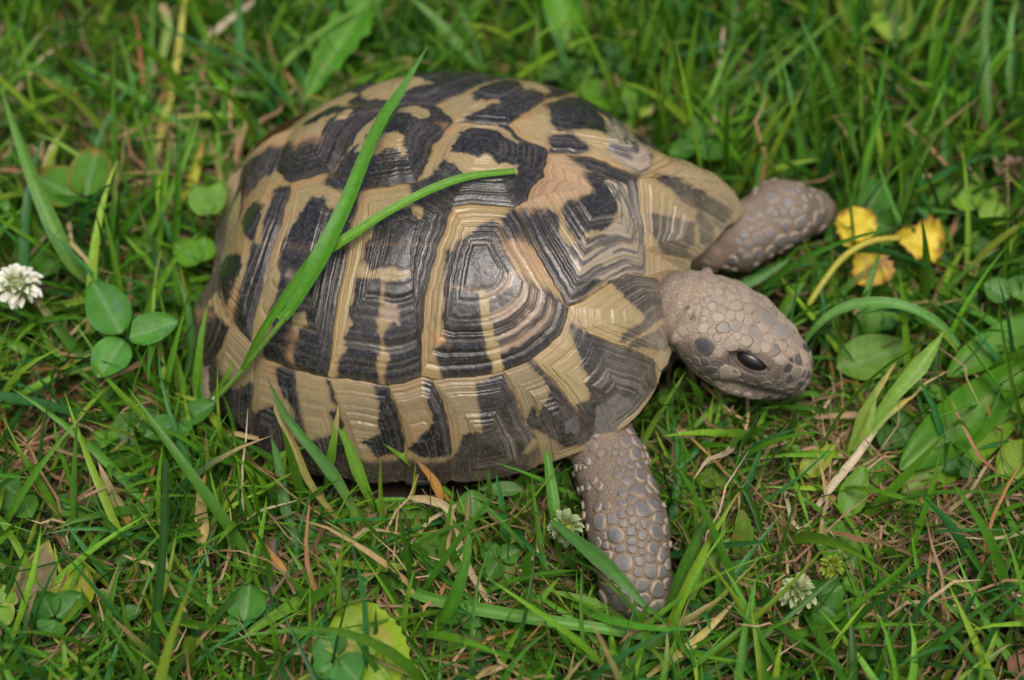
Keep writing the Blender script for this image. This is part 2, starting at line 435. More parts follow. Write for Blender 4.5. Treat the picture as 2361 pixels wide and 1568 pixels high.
# markings: base colour, then blotches painted over each other
Y, D, O, B, W_ = 'Y', 'D', 'O', 'B', 'W'
def z(k, s): 
    v = [float(t) for t in s.replace(',', ' ').split()]
    return Z(k, *zip(v[::2], v[1::2]))
MARK = {
 'V1': (Y, [(D, z(2, '950 640 1070 622 1300 705 1475 800 1480 1000 1440 1180 1400 1000 1380 880 1250 830 1100 780 1040 740 980 680')),
            (D, z(2, '1050 800 1130 790 1230 870 1270 950 1290 1050 1250 1150 1190 1220 1060 1230 1010 1300 940 1200 890 1070 930 1010 1080 1000 1100 940 1060 880')),
            (D, z(2, '530 1020 700 1040 800 1050 860 1100 880 1250 940 1330 980 1450 1060 1420 1200 1340 1330 1350 1350 1480 1100 1560 1000 1620 800 1560 700 1350 600 1130')),
            (D, z(4, '760 -20 950 60 1010 90 1000 110 1200 40 1330 80 1300 150 1150 260 1020 350 980 330 900 160')),
            (D, z(4, '1280 60 1500 20 1500 100 1420 180 1260 210')),
            ('S', z(2, '830 620 960 660 1040 780 1080 950 900 1010 860 1060 700 1050 560 1020 650 960 760 850')),
            ('T', z(2, '1180 860 1260 840 1480 930 1530 1200 1540 1500 1350 1568 1000 1568 960 1400 1060 1320 1200 1220 1290 1120 1280 980')), (B, z(2, '930 1340 1100 1270 1230 1250 1100 1340 980 1430'))]),
 'V2': (D, [(Y, z(2, '60 370 118 385 300 412 440 425 520 480 575 545 580 595 545 590 510 550 460 505 400 470 260 462 160 500 110 590 90 640 200 680 290 720 330 680 370 700 430 740 570 745 560 790 400 800 180 800 50 695 0 715 -60 790 -161 830 -100 700 20 500')),
            (O, z(2, '80 430 180 430 170 475 60 490'))]),
 'V3': (D, [(Y, z(1, '1790 320 1900 305 2000 340 2030 400 1960 440 1910 430 1890 390 1760 380')),
            (Y, z(1, '1240 840 1310 740 1430 600 1560 440 1680 290 1760 290 1660 400 1560 520 1470 620 1390 650 1300 760')),
            (Y, z(1, '1500 600 1680 570 1840 600 1830 740 1800 700 1700 690 1580 730 1440 680')), (O, z(1, '2130 450 2180 440 2160 500'))]),
 'V4': (Y, [(D, z(1, '770 770 850 660 930 620 1000 660 1100 620 1190 600 1240 500 1300 420 1400 330 1480 330 1560 320 1720 280 1600 400 1450 570 1340 700 1250 850 1100 870 880 935')),
            (D, z(1, '1055 480 1150 360 1250 335 1390 350 1310 400 1200 440 1120 490')), (Y, z(1, '1290 450 1390 350 1420 380 1370 440 1300 460')),
            (D, z(1, '1340 260 1560 245 1700 290 1560 320 1440 310')), (O, z(1, '960 640 1110 600 1190 600 1110 625 1000 665'))]),
 'V5': (Y, [(D, z(1, '840 630 760 660 700 720 560 860 440 1060 350 1250 330 1400 400 1350 520 1080 650 910 790 800'))]),
 'C4': (Y, [(D, z(1, '850 960 900 950 885 1050 820 1350 760 1568 650 1568 700 1400 760 1180 800 1000')),
            (D, z(1, '590 1190 640 1120 690 1100 700 1130 740 1130 690 1250 650 1390 600 1350 570 1250')),
            (D, z(3, '500 0 600 -10 560 150 510 330 470 480 455 610 350 440 430 250 470 130')),
            (D, z(3, '330 60 430 60 440 120 360 290 310 350 255 220 280 110')), (O, z(3, '370 250 420 200 400 300 350 420 330 340')), (O, z(1, '690 1060 800 960 790 1060 730 1130'))]),
 'C3': (Y, [(D, z(1, '1110 1080 1200 1060 1220 1130 1300 1200 1260 1350 1100 1568 860 1568 860 1450 880 1400 950 1300 1040 1180')),
            (D, z(1, '1440 990 1480 1000 1475 1200 1430 1350 1370 1568 1230 1568 1300 1350 1400 1150')),
            (D, z(1, '1210 845 1260 830 1490 985 1290 970 1205 920')),
            (D, z(3, '680 0 850 30 1110 0 1020 300 995 550 965 840 800 810 560 700 530 610 620 560 600 400 640 330 690 200')),
            (B, z(3, '730 130 850 170 850 330 820 480 720 560 760 440 700 300')), (Y, z(3, '740 400 830 400 830 480 780 490 720 520')), (O, z(3, '710 480 735 480 740 740 715 740')), (O, z(1, '890 930 1230 840 1220 860 930 960 860 1200 800 1450 760 1568 740 1568 800 1300 860 1100')), (O, z(3, '590 0 650 -10 640 60 560 100'))]),
 'C2': (Y, [(D, z(1, '1640 1210 1750 1160 1880 1150 1960 1240 2010 1150 1900 1090 1890 900 2000 900 2215 1105 2170 1250 2110 1568 1530 1568 1530 1430 1600 1350')),
            (D, z(3, '1200 0 1510 0 1690 0 1600 150 1570 300 1560 820 1320 880 1350 700 1330 560 1370 480 1400 400 1330 330 1340 230 1480 190 1490 150 1440 150 1370 110 1250 130 1200 70')),
            (D, z(3, '1150 200 1280 210 1290 350 1260 450 1270 620 1260 760 1280 870 1030 830 1040 740 1080 650 1080 560 1130 480 1110 400 1140 300')),
            (B, z(3, '1330 350 1410 350 1410 480 1320 450')), (O, z(1, '1480 960 1700 910 1750 930 1550 980 1500 1100'))]),
 'C1': (Y, [(D, z(2, '110 1340 230 1250 310 1180 430 1150 480 1250 490 1350 540 1500 560 1568 60 1568 70 1450')),
            (D, z(4, '240 20 560 0 620 100 660 150 560 230 460 260 300 240 235 210 230 100')),
            (D, z(2, '455 1110 560 1010 660 1120 760 1320 640 1290 500 1270')),
            (D, z(4, '220 250 430 290 440 400 450 520 480 660 520 760 510 850 215 850 180 700 170 650 230 580 220 450 235 350')),
            (B, z(4, '460 250 700 140 800 230 880 280 950 310 990 390 980 450 900 600 760 700 590 780 570 700 560 600 520 540 500 420 490 320')),
            (D, z(4, '870 260 1000 380 975 530 770 715 590 795 555 690 700 620 840 520 920 400')),
            (Y, z(4, '540 600 495 610 465 500 440 290 500 300 505 450 545 600 600 790 520 800')),
            ('S', z(2, '490 1270 620 1280 740 1400 830 1568 700 1568 600 1500 540 1400')), ('S', z(4, '640 20 800 60 930 250 830 220 740 150')), (O, z(4, '130 520 230 560 230 600 150 580'))]),
 'F1': (Y, [(D, z(2, '780 280 900 240 1100 240 1300 350 1450 470 1530 620 1530 750 1480 790 1400 700 1370 560 1290 480 1240 400 1120 340 1200 420 1240 520 1150 500 1050 490 880 490 820 440')),
            (D, z(2, '800 520 980 510 1090 600 930 630 800 610')), ('T', z(2, '1230 420 1300 380 1450 480 1540 640 1530 790 1400 740 1220 600 1240 500')), (D, z(2, '1000 200 1200 260 1330 360 1200 340 1000 240')), (O, z(2, '560 390 760 300 750 360 600 420'))]),
 'F2': (Y, [(D, z(2, '270 200 330 150 420 130 560 140 620 200 700 180 800 210 840 180 640 120 800 130 1000 185 830 200 730 250 560 370 500 410 150 390 240 340 370 300 450 290 440 260 250 260')),
            (D, z(2, '480 90 640 75 820 110 620 122 510 110')), (D, P((.0, .55), (-.1, .45), (-.12, .6)))]),
 'F3': (D, [(Y, z(1, '1500 210 1640 150 1800 120 1900 120 2080 150 1900 190 1750 260 1560 250 1480 240')), (Y, P((-.3, .6), (-.2, .63), (-.2, .7), (-.35, .7)))]),
 'F4': (Y, [(D, P((-.5, .3), (-.6, .2), (-.7, .3), (-.55, .5)))]),
 'N': (Y, [(D, z(4, '1500 180 1580 190 1620 260 1500 240'))]),
 'M1': (Y, [(D, z(4, '1290 200 1500 150 1600 190 1700 240 1690 400 1660 560 1600 640 1400 610 1450 540 1340 590 1350 540 1430 490 1480 440 1400 350 1330 260')),
            (Y, z(4, '1440 560 1560 450 1620 430 1600 470 1500 540'))]),
 'M2': (Y, [(D, z(4, '1020 490 1100 530 1560 715 1560 850 1470 1050 1350 1150 1200 1250 1100 1200 1060 1000 1150 950 1120 850 1140 820 1090 740 1060 620')), (W_, z(4, '1180 1000 1300 900 1420 980 1300 1150 1160 1180'))]),
 'M3': (Y, [(D, z(4, '755 715 850 800 960 930 1070 1060 1160 1220 1000 1240 850 1170 740 1110 780 1000 800 1110 900 900 850 820')), (W_, z(4, '980 1080 1060 1060 1080 1150 980 1150')),
            (Y, z(4, '700 1230 850 1170 960 1290 760 1400'))]),
 'M4': (Y, [(D, z(4, '430 860 590 800 640 920 700 1060 780 1200 650 1330 420 1400 200 1500 330 1240 340 1190 430 1150 480 1180 450 1000 440 950'))]),
 'M5': (Y, [(D, z(3, '1570 850 1620 850 1700 1000 1730 1190 1740 1300 1570 1300 1480 1260 1580 1150 1640 1100 1610 1000 1580 920'))]),
 'M6': (Y, [(D, z(3, '1255 870 1335 870 1400 1040 1450 1220 1440 1300 1260 1300 1200 1210 1290 1160 1290 1020'))]),
 'M7': (Y, [(D, z(3, '962 830 1030 1000 985 960')), (D, z(3, '985 1040 1010 1030 1080 1200 1040 1230')), (D, z(3, '870 1210 1000 1190 1200 1260 1220 1400 880 1300'))]),
 'M8': (Y, [(D, z(3, '630 760 740 770 770 960 830 1200 780 1180 740 1020 700 960 650 860')), (D, z(3, '500 1050 640 1000 720 1200 600 1290 470 1230'))]),
 'M9': (Y, [(D, z(3, '370 900 470 850 470 1180 400 1200 260 1100 300 1000'))]),
 'M10': (D, [(O, z(3, '140 400 240 360 260 410 170 460')), (Y, z(3, '200 340 250 260 320 440 330 500 260 420'))]),
 'M11': (D, []), 'SC': (Y, []),
 'G1': (Y, [(D, z(2, '1550 1080 1600 1080 1850 1150 1850 1300 1780 1330 1900 1400 1850 1480 1700 1330 1600 1250')), (D, z(2, '1890 1100 1930 1060 2020 1180 2000 1290 1900 1290')),
            (D, z(2, '1590 780 1900 990 2080 1100 2170 1160 2140 1230 2040 1140 1800 980')), (D, z(2, '1560 1190 1640 1150 1760 1260 1860 1400 1800 1470 1640 1330'))]),
 'G2': (Y, [(D, z(2, '1600 780 1900 900 2000 960 2150 1060 2180 1150 2000 1080 1800 930'))]),
}
for _k in list(POLY):
    if _k not in MARK: MARK[_k] = (Y, [(D, [p * s for p, s in zip(mir(MARK['M' + _k[1:]][1][0][1]), [1] * 99)])] if _k[0] == 'G' and MARK.get('M' + _k[1:], (0, []))[1] else [])

def sdpoly(px, py, poly):
    """signed distance to a polygon, inside negative"""
    A = np.array(poly); Bq = np.roll(A, -1, 0); best = np.full(px.shape, 1e9); ins = np.zeros(px.shape, bool)
    for (x0, y0), (x1, y1) in zip(A, Bq):
        ex, ey = x1 - x0, y1 - y0; wx, wy = px - x0, py - y0
        t = np.clip((wx * ex + wy * ey) / (ex * ex + ey * ey + 1e-12), 0, 1)
        best = np.minimum(best, (wx - ex * t) ** 2 + (wy - ey * t) ** 2)
        c = (y0 <= py) != (y1 <= py)
        ins ^= c & (px < x0 + (py - y0) / (ey if abs(ey) > 1e-12 else 1e-12) * ex)
    return np.sqrt(best) * np.where(ins, -1, 1)

AREOLA = {'V1': Z(2, (1120, 960))[0], 'V2': Z(2, (330, 640))[0], 'V3': Z(1, (1800, 560))[0], 'V4': Z(1, (1100, 640))[0], 'V5': np.array([-.72, -.05]),
          'C1': Z(2, (300, 1420))[0], 'C2': Z(1, (1850, 1330))[0], 'C3': Z(1, (1130, 1180))[0], 'C4': Z(1, (700, 1150))[0],
          'F1': Z(2, (900, 380))[0], 'F2': Z(2, (430, 200))[0], 'F3': Z(1, (1800, 150))[0], 'F4': np.array([-.6, .3]),
          'M1': Z(4, (1560, 440))[0], 'M2': Z(4, (1330, 950))[0], 'M3': Z(4, (1000, 1120))[0], 'M4': Z(4, (500, 1220))[0],
          'G1': Z(2, (1900, 1250))[0]}
COLR = {'Y': (.28, .212, .098), 'D': (.0085, .0083, .0095), 'O': (.46, .20, .075), 'B': (.15, .105, .075), 'W': (.085, .08, .076)}
FURROW = {'C1': [(.60, .11, .03), (.77, .05, .03), (.88, .05, .03)], 'C2': [(.42, .09, .03), (.72, .05, .03)], 'C3': [(.5, .04, .03), (.7, .05, .03)], 'V2': [(.80, .06, .03)], 'V1': [(.62, .06, .03), (.8, .04, .02)], 'V3': [(.82, .05, .03)]}

tort = empty('tortoise', to_world(np.array([0, 0, 0.0])), 'dusty yellow and black tortoise walking across the lawn towards the right', 'tortoise')

def build_base():
    nr, nph = 60, 220
    rr = np.concatenate([np.linspace(0.002, 1.0, 46), np.linspace(1.02, 1.14, 6), ])
    ph = np.linspace(-np.pi, np.pi, nph, endpoint=False)
    A, Bb = np.meshgrid(rr, ph, indexing='ij')
    u, v = A * np.cos(Bb), A * np.sin(Bb)
    Pp = shell_pt(u, v) - .195 * shell_n(u, v)
    # inner return so that the rim has thickness and a dark inside
    c = to_world(np.array([0, 0, 0]))
    inn = []
    for k, (s, dz) in enumerate([(.93, .35), (.86, 1.0), (.7, 2.2), (.3, 3.4), (.01, 3.6)]):
        q = Pp[-1].copy(); q[:, :2] = c[:2] + (q[:, :2] - c[:2]) * s; q[:, 2] = q[:, 2] + dz; inn.append(q)
    Pp = np.concatenate([Pp, np.array(inn)], 0)
    return mesh_np('carapace', Pp.reshape(-1, 3), grid_faces(len(Pp), nph, True), M_SEAM, tort)
carapace = build_base()

def resample(poly, n):
    A = np.array(poly + [poly[0]]); s = np.concatenate([[0], np.cumsum(np.hypot(*np.diff(A, axis=0).T))])
    keep = np.concatenate([[True], np.diff(s) > 1e-6]); A, s = A[keep], s[keep]
    t = np.linspace(0, s[-1], n, endpoint=False)
    # keep the corners
    t = np.unique(np.concatenate([t, s[:-1]])); t = t[np.concatenate([[True], np.diff(t) > s[-1] / n * .25])]
    return np.stack([np.interp(t, s, A[:, 0]), np.interp(t, s, A[:, 1])], 1)
def area(poly):
    A = np.array(poly); return .5 * float(np.sum(A[:, 0] * np.roll(A[:, 1], -1) - np.roll(A[:, 0], -1) * A[:, 1]))

def scute(key, idx):
    poly = POLY[key]
    if area(poly) < 0: poly = poly[::-1]
    vis = key[0] not in 'FG' or key in ('F1', 'F2', 'F3', 'G1', 'G2')
    big = abs(area(poly)) > .06
    nb, ns = (230, 90) if (vis and big) else ((150, 56) if vis else (60, 16))
    bd = resample(poly, nb); nb = len(bd)
    cen = AREOLA.get(key, np.array(poly).mean(0))
    if key[0] == 'M' and key not in AREOLA: cen = np.array(poly).mean(0) * 1.04
    # natural unevenness of the sutures, the same for both neighbours
    wob = lambda q: q + .0035 * np.stack([noise(q[:, 0] * 45, q[:, 1] * 45, 0, 3), noise(q[:, 0] * 45, q[:, 1] * 45, 0, 4)], 1)
    bd = wob(bd)
    s = np.linspace(0, 1, ns) ** .85; s[0] = .004
    Sg, Ig = np.meshgrid(s, np.arange(nb), indexing='ij')
    ang = np.arctan2(bd[:, 1] - cen[1], bd[:, 0] - cen[0])[Ig]
    seed = 10 + idx
    ca, sa = np.cos(ang), np.sin(ang)
    # slight waviness of the growth rings
    sw = Sg + .018 * np.sin(np.pi * Sg) * noise(ca * 1.6 + 5, sa * 1.6, Sg * 5, seed)
    q = cen + Sg[..., None] * (bd[None] - cen)
    u, v = q[..., 0], q[..., 1]
    r0 = np.random.default_rng(seed)
    # 1-D growth profile
    t = np.linspace(0, 1, 400); prof = np.zeros(400)
    nring = 17 if big else 11
    edges = np.sort(r0.uniform(.22, .985, nring)); dep = r0.uniform(.3, 1.0, nring)
    gro = np.zeros(400)
    for e0, d0 in zip(edges, dep):
        w = .010 if big else .016
        gro += d0 * np.exp(-((t - e0) / w) ** 2)
    lvl = np.zeros(400)
    for e0, d0 in zip(edges, dep): lvl -= d0 * .016 * sstep(e0 - .012, e0 + .012, t)
    lvl = lvl - lvl[-1]; gro *= sstep(.99, .97, t)
    fur = np.zeros(400)
    for (e0, dd, w) in FURROW.get(key, []): fur += dd * np.exp(-((t - e0) / (w * .5)) ** 2); gro += 1.2 * np.exp(-((t - e0) / .012) ** 2)
    amp = .042 if big else .024
    # rings fade where the horn is worn
    wear = .55 + .45 * noise(u * 7 + 9, v * 7, 0, 77)
    G = np.interp(sw.ravel(), t, gro).reshape(sw.shape)
    front = sstep(.25, .75, u)
    hgt = np.interp(sw.ravel(), t, lvl).reshape(sw.shape) - np.clip(G, 0, 1.5) * amp * wear - np.interp(sw.ravel(), t, fur).reshape(sw.shape) * (.5 + .5 * noise(ca + 3, sa, 0, seed + 5))
    dome = {'V': .26, 'C': .16, 'F': .16, 'M': .05, 'G': .05, 'N': .05, 'S': .05}[key[0]]
    if key == 'V1': dome = .34
    if key == 'V2': dome = .30
    hgt = hgt + dome * (1 - sw ** 1.6) * .8 - .025 * np.exp(-(1 - Sg) / .03) - .03 * sstep(.99, 1.0, Sg) - .09
    hgt = hgt + .03 * fbm(u * 9, v * 9, 0, 21) * (1 - Sg ** 4) + .006 * fbm(u * 60, v * 60, 0, 23)
    Pp = shell_pt(u, v) + shell_n(u, v) * hgt[..., None]
    # ---- colour
    base, layers = MARK[key]
    col = np.empty(u.shape + (3,)); col[:] = COLR[base]
    # combed edges: teeth run along the growth direction
    comb = noise(ca * 14, sa * 14, sw * 9, seed + 1) * .004 + noise(ca * 3, sa * 3, sw * 46, seed + 2) * .0025 + fbm(u * 30, v * 30, 0, seed + 3) * .007 + fbm(u * 110, v * 110, 0, seed + 6) * .003
    yel = np.array(COLR['Y'])
    tone = fbm(u * 9 + 3, v * 9, 0, 31)[..., None]
    ycol = yel * (1 + .18 * tone) + np.array([.035, -.008, -.01]) * sstep(0, .7, fbm(u * 5, v * 5, 0, 33))[..., None]
    streak = noise(sw * 40, ca * 2, sa * 2, seed + 9)[..., None]
    ycol = ycol * (1 + .10 * streak)
    # younger horn at the edge is warmer
    ycol = ycol * (1 + np.array([.05, -.02, -.10]) * sstep(.72, .97, Sg)[..., None])
    def paint(c):
        if c == 'Y': return ycol
        if c == 'O': return ycol * .5 + .5 * np.array(COLR['O'])
        if c == 'B':
            st = sstep(-.25, .25, noise(sw * 34, ca * 1.5, sa * 1.5, seed + 4) + .25 * noise(ca * 9, sa * 9, sw * 8, seed))[..., None]
            return np.array((.26, .19, .13)) * st + np.array((.05, .038, .032)) * (1 - st)
        if c == 'S': return ycol * .45 + .55 * np.array((.38, .22, .135)) * (1 + .15 * tone)
        if c == 'T':
            st = sstep(-.15, .2, noise(sw * 30 + 1.5 * fbm(u * 9, v * 9, 0, 51), ca * 1.8, sa * 1.8, seed + 4) + .3 * fbm(u * 25, v * 25, 0, 52))[..., None]
            return np.array((.28, .23, .16)) * st + np.array((.065, .06, .058)) * (1 - st)
        c0 = np.array(COLR[c]); return c0 * (1 + .35 * fbm(u * 40, v * 40, 0, 41))[..., None]
    if base != 'D': col[:] = ycol
    else: col[:] = paint('D')
    for c, pl in layers:
        if len(pl) < 3: continue
        sd = sdpoly(u, v, pl) + comb * (1.0 if c not in 'OS' else 2.5) - (.004 if c == 'D' else 0)
        w = .0035 if c not in 'OS' else .022
        m = sstep(w, -w, sd)[..., None]
        if c == 'O': m = m * .8
        if c == 'D':      # brown halo at the edge of the black
            h = (sstep(.016, .0, sd) - sstep(.0, -.006, sd))[..., None] * .45
            col = col * (1 - h) + np.array((.15, .085, .04)) * h
        col = col * (1 - m) + paint(c) * m
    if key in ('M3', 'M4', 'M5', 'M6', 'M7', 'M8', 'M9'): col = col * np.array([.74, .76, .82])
    lumd = (col.mean(-1) < .07)
    # lower flank darkens towards the belly: its shade is painted into the colour
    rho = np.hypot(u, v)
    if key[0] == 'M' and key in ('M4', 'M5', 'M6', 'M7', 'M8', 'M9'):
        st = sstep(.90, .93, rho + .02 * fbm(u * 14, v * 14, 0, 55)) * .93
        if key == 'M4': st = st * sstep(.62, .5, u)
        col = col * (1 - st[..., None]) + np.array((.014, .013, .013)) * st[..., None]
    # pale lines of soil in the growth grooves
    lines = np.clip(G, 0, 1) * (.35 + .65 * sstep(-.3, .5, noise(u * 11, v * 11, 0, 61)))
    lk = np.where(lumd, .16 + .6 * front, .10 + .25 * front)
    if key in ('M2', 'M3', 'M1'): lk = lk * .35
    lk = np.clip(lines * lk, 0, .9)[..., None]
    tan = np.array((.33, .28, .21)); brown = np.array((.17, .11, .05))
    col = col * (1 - lk) + np.where(lumd[..., None], tan, brown) * lk
    seamd = np.exp(-(1 - Sg) / .010)[..., None] * .5
    col = col * (1 - seamd) + np.array((.20, .135, .06)) * seamd
    dust = .02 + .06 * front + .62 * sstep(.42, .92, u + .12 * v) * (.75 + .5 * fbm(u * 8, v * 8, 0, 63)) + .35 * sstep(-.62, -.9, u)
    dust = dust + .25 * np.clip(G, 0, 1) * front
    if key in ('M2', 'M3', 'M4'): dust = dust * .4 + .10 * (1 + fbm(u * 20, v * 20, 0, 65))
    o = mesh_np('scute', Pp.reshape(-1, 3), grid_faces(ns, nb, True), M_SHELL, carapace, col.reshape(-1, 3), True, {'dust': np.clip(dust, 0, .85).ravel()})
    return o
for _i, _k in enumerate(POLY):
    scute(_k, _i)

# ------------------------------------------------------------------ body: one smooth-blended continuous skin
def lw(x, y, zz): return to_world(np.array([x, y, zz], float))
PR = []                                     # primitives: (kind, params, blend, sign)
def cap(a, b, ra, rb, k=.35, sgn=1): PR.append(('c', np.array(a, float), np.array(b, float), ra, rb, k, sgn))
def ell(c, r, R=None, k=.35, sgn=1): PR.append(('e', np.array(c, float), np.array(r, float), np.eye(3) if R is None else R, None, k, sgn))
def prim_d(pr, X):
    if pr[0] == 'c':
        _, a, b, ra, rb, k, s = pr; ab = b - a
        t = np.clip(((X - a) @ ab) / (ab @ ab), 0, 1)
        return np.linalg.norm(X - a - t[..., None] * ab, axis=-1) - (ra + (rb - ra) * t)
    _, c, r, R, _, k, s = pr
    q = (X - c) @ R; k0 = np.linalg.norm(q / r, axis=-1); k1 = np.linalg.norm(q / r ** 2, axis=-1)
    return k0 * (k0 - 1) / (k1 + 1e-9)
def prim_box(pr, m):
    if pr[0] == 'c':
        lo = np.minimum(pr[1] - pr[3], pr[2] - pr[4]); hi = np.maximum(pr[1] + pr[3], pr[2] + pr[4])
    else:
        R_ = pr[2].max(); lo = pr[1] - R_; hi = pr[1] + R_
    return lo - m, hi + m
def smin(a, b, k):
    h = np.maximum(k - np.abs(a - b), 0) / k; return np.minimum(a, b) - h * h * k * .25
def smax(a, b, k): return -smin(-a, -b, k)
def body_d(X):
    X = np.asarray(X, float); d = np.full(X.shape[:-1], 5.0)
    for pr in PR:
        lo, hi = prim_box(pr, 1.2)
        m = np.all((X > lo) & (X < hi), axis=-1)
        if not m.any(): continue
        v = prim_d(pr, X[m]); d[m] = smin(d[m], v, pr[5]) if pr[6] > 0 else smax(d[m], -v, pr[5])
    return d

# head frame
HY, HP, HR = math.radians(-24), math.radians(-14), math.radians(-11)
Hf = np.array([math.cos(HY) * math.cos(HP), math.sin(HY) * math.cos(HP), math.sin(HP)])
Hl = np.array([-math.sin(HY), math.cos(HY), 0.0])
Hu = np.cross(Hf, Hl)
Hl = Hl * math.cos(HR) + Hu * math.sin(HR); Hu = np.cross(Hf, Hl)
HR_ = np.stack([Hf, Hl, Hu], 1)
HO = at(1648, 742, 3.65)
def hp(x, y, zz): return HO + HR_ @ np.array([x, y, zz], float)
# belly, shoulders
ell(lw(-1.2, 0, 2.3), (6.0, 5.0, 1.5))
ell(lw(3.6, .2, 2.2), (2.0, 3.8, 1.0))
# neck and head
cap(lw(3.2, .2, 2.1), hp(-1.0, 0, -.15), .95, 1.12, .3)
cap(hp(-.7, 0, -.05), hp(.1, 0, -.1), 1.22, 1.40, .3)
ell(hp(.15, 0, -.02), (1.62, 1.66, 1.16), HR_, .35)
ell(hp(1.35, 0, -.10), (1.45, 1.36, 1.06), HR_, .35)
ell(hp(2.15, 0, -.26), (1.05, 1.00, .88), HR_, .25)
ell(hp(2.78, 0, -.34), (.56, .74, .66), HR_, .22)
ell(hp(3.05, 0, -.66), (.34, .46, .42), HR_, .18)                           # hooked tip of the upper beak
ell(hp(.95, 0, -1.02), (1.85, 1.34, .60), HR_, .16)                         # lower jaw, set back under the beak
ell(hp(2.25, 0, -1.10), (.82, .72, .34), HR_, .14)
for s in (1, -1):
    cap(hp(.95, s * .95, .56), hp(2.1, s * .68, .42), .34, .24, .16)         # brow
    cap(hp(2.1, s * .68, .40), hp(2.9, s * .42, .10), .20, .14, .2)          # ridge to the nostril
    ell(hp(.45, s * 1.24, -.35), (.75, .40, .6), HR_, .3)                    # cheek
    ell(hp(1.46, s * 1.36, .28), (.70, .36, .31), HR_, .10, -1)              # eye socket
    cap(hp(1.0, s * 1.26, -.14), hp(2.05, s * 1.02, -.18), .12, .10, .10)    # lower lid
    cap(hp(.7, s * 1.34, -.42), hp(1.9, s * 1.10, -.46), .10, .06, .12)      # cheek fold
    ell(hp(3.24, s * .20, -.16), (.11, .08, .07), HR_, .04, -1)              # nostril
    cap(hp(.9, s * 1.46, -.70), hp(1.9, s * 1.12, -.80), .10, .10, .05, -1)  # mouth line
    cap(hp(1.9, s * 1.12, -.80), hp(2.7, s * .72, -.90), .10, .10, .05, -1)
    cap(hp(2.7, s * .72, -.90), hp(3.15, s * .25, -1.02), .10, .08, .05, -1)
# collar of neck skin
for t in np.linspace(0, 1, 9)[:-1]:
    a1, a2 = t * 2 * math.pi, (t + .125) * 2 * math.pi
    cap(hp(-.86, 1.36 * math.cos(a1), 1.12 * math.sin(a1) - .06), hp(-.86, 1.36 * math.cos(a2), 1.12 * math.sin(a2) - .06), .17, .17, .06)
# near foreleg
cap(lw(3.6, -2.6, 2.0), at(1410, 1075, 1.35), 1.1, 1.05, .4)
cap(at(1410, 1075, 1.35), at(1447, 1215, 1.3), 1.05, 1.16, .3)
cap(at(1447, 1215, 1.3), at(1462, 1320, .85), 1.16, 1.08, .3)
ell(at(1470, 1365, .5), (1.0, .85, .55), None, .4)
# far foreleg
cap(lw(3.4, 3.6, 1.2), at(1700, 550, 1.7), .75, 1.02, .15)
cap(at(1700, 550, 1.7), at(1800, 495, 1.9), 1.02, 1.10, .3)
cap(at(1800, 490, 2.0), at(1868, 490, 1.2), 1.04, .80, .3)
ell(at(1880, 488, .7), (.75, .62, .6), None, .35)
# hind legs and tail
cap(lw(-5.0, -3.8, 2.0), lw(-6.0, -5.9, 1.0), 1.3, 1.0, .4)
cap(lw(-6.0, -5.9, 1.0), lw(-6.6, -6.6, .5), 1.15, .9, .3)
cap(lw(-5.0, 3.8, 2.0), lw(-6.0, 5.4, 1.0), 1.3, 1.0, .4)
cap(lw(-6.0, 5.4, 1.0), lw(-6.6, 6.0, .5), 1.15, .9, .3)
cap(lw(-6.5, 0, 1.6), lw(-9.2, .3, .7), .8, .22, .4)

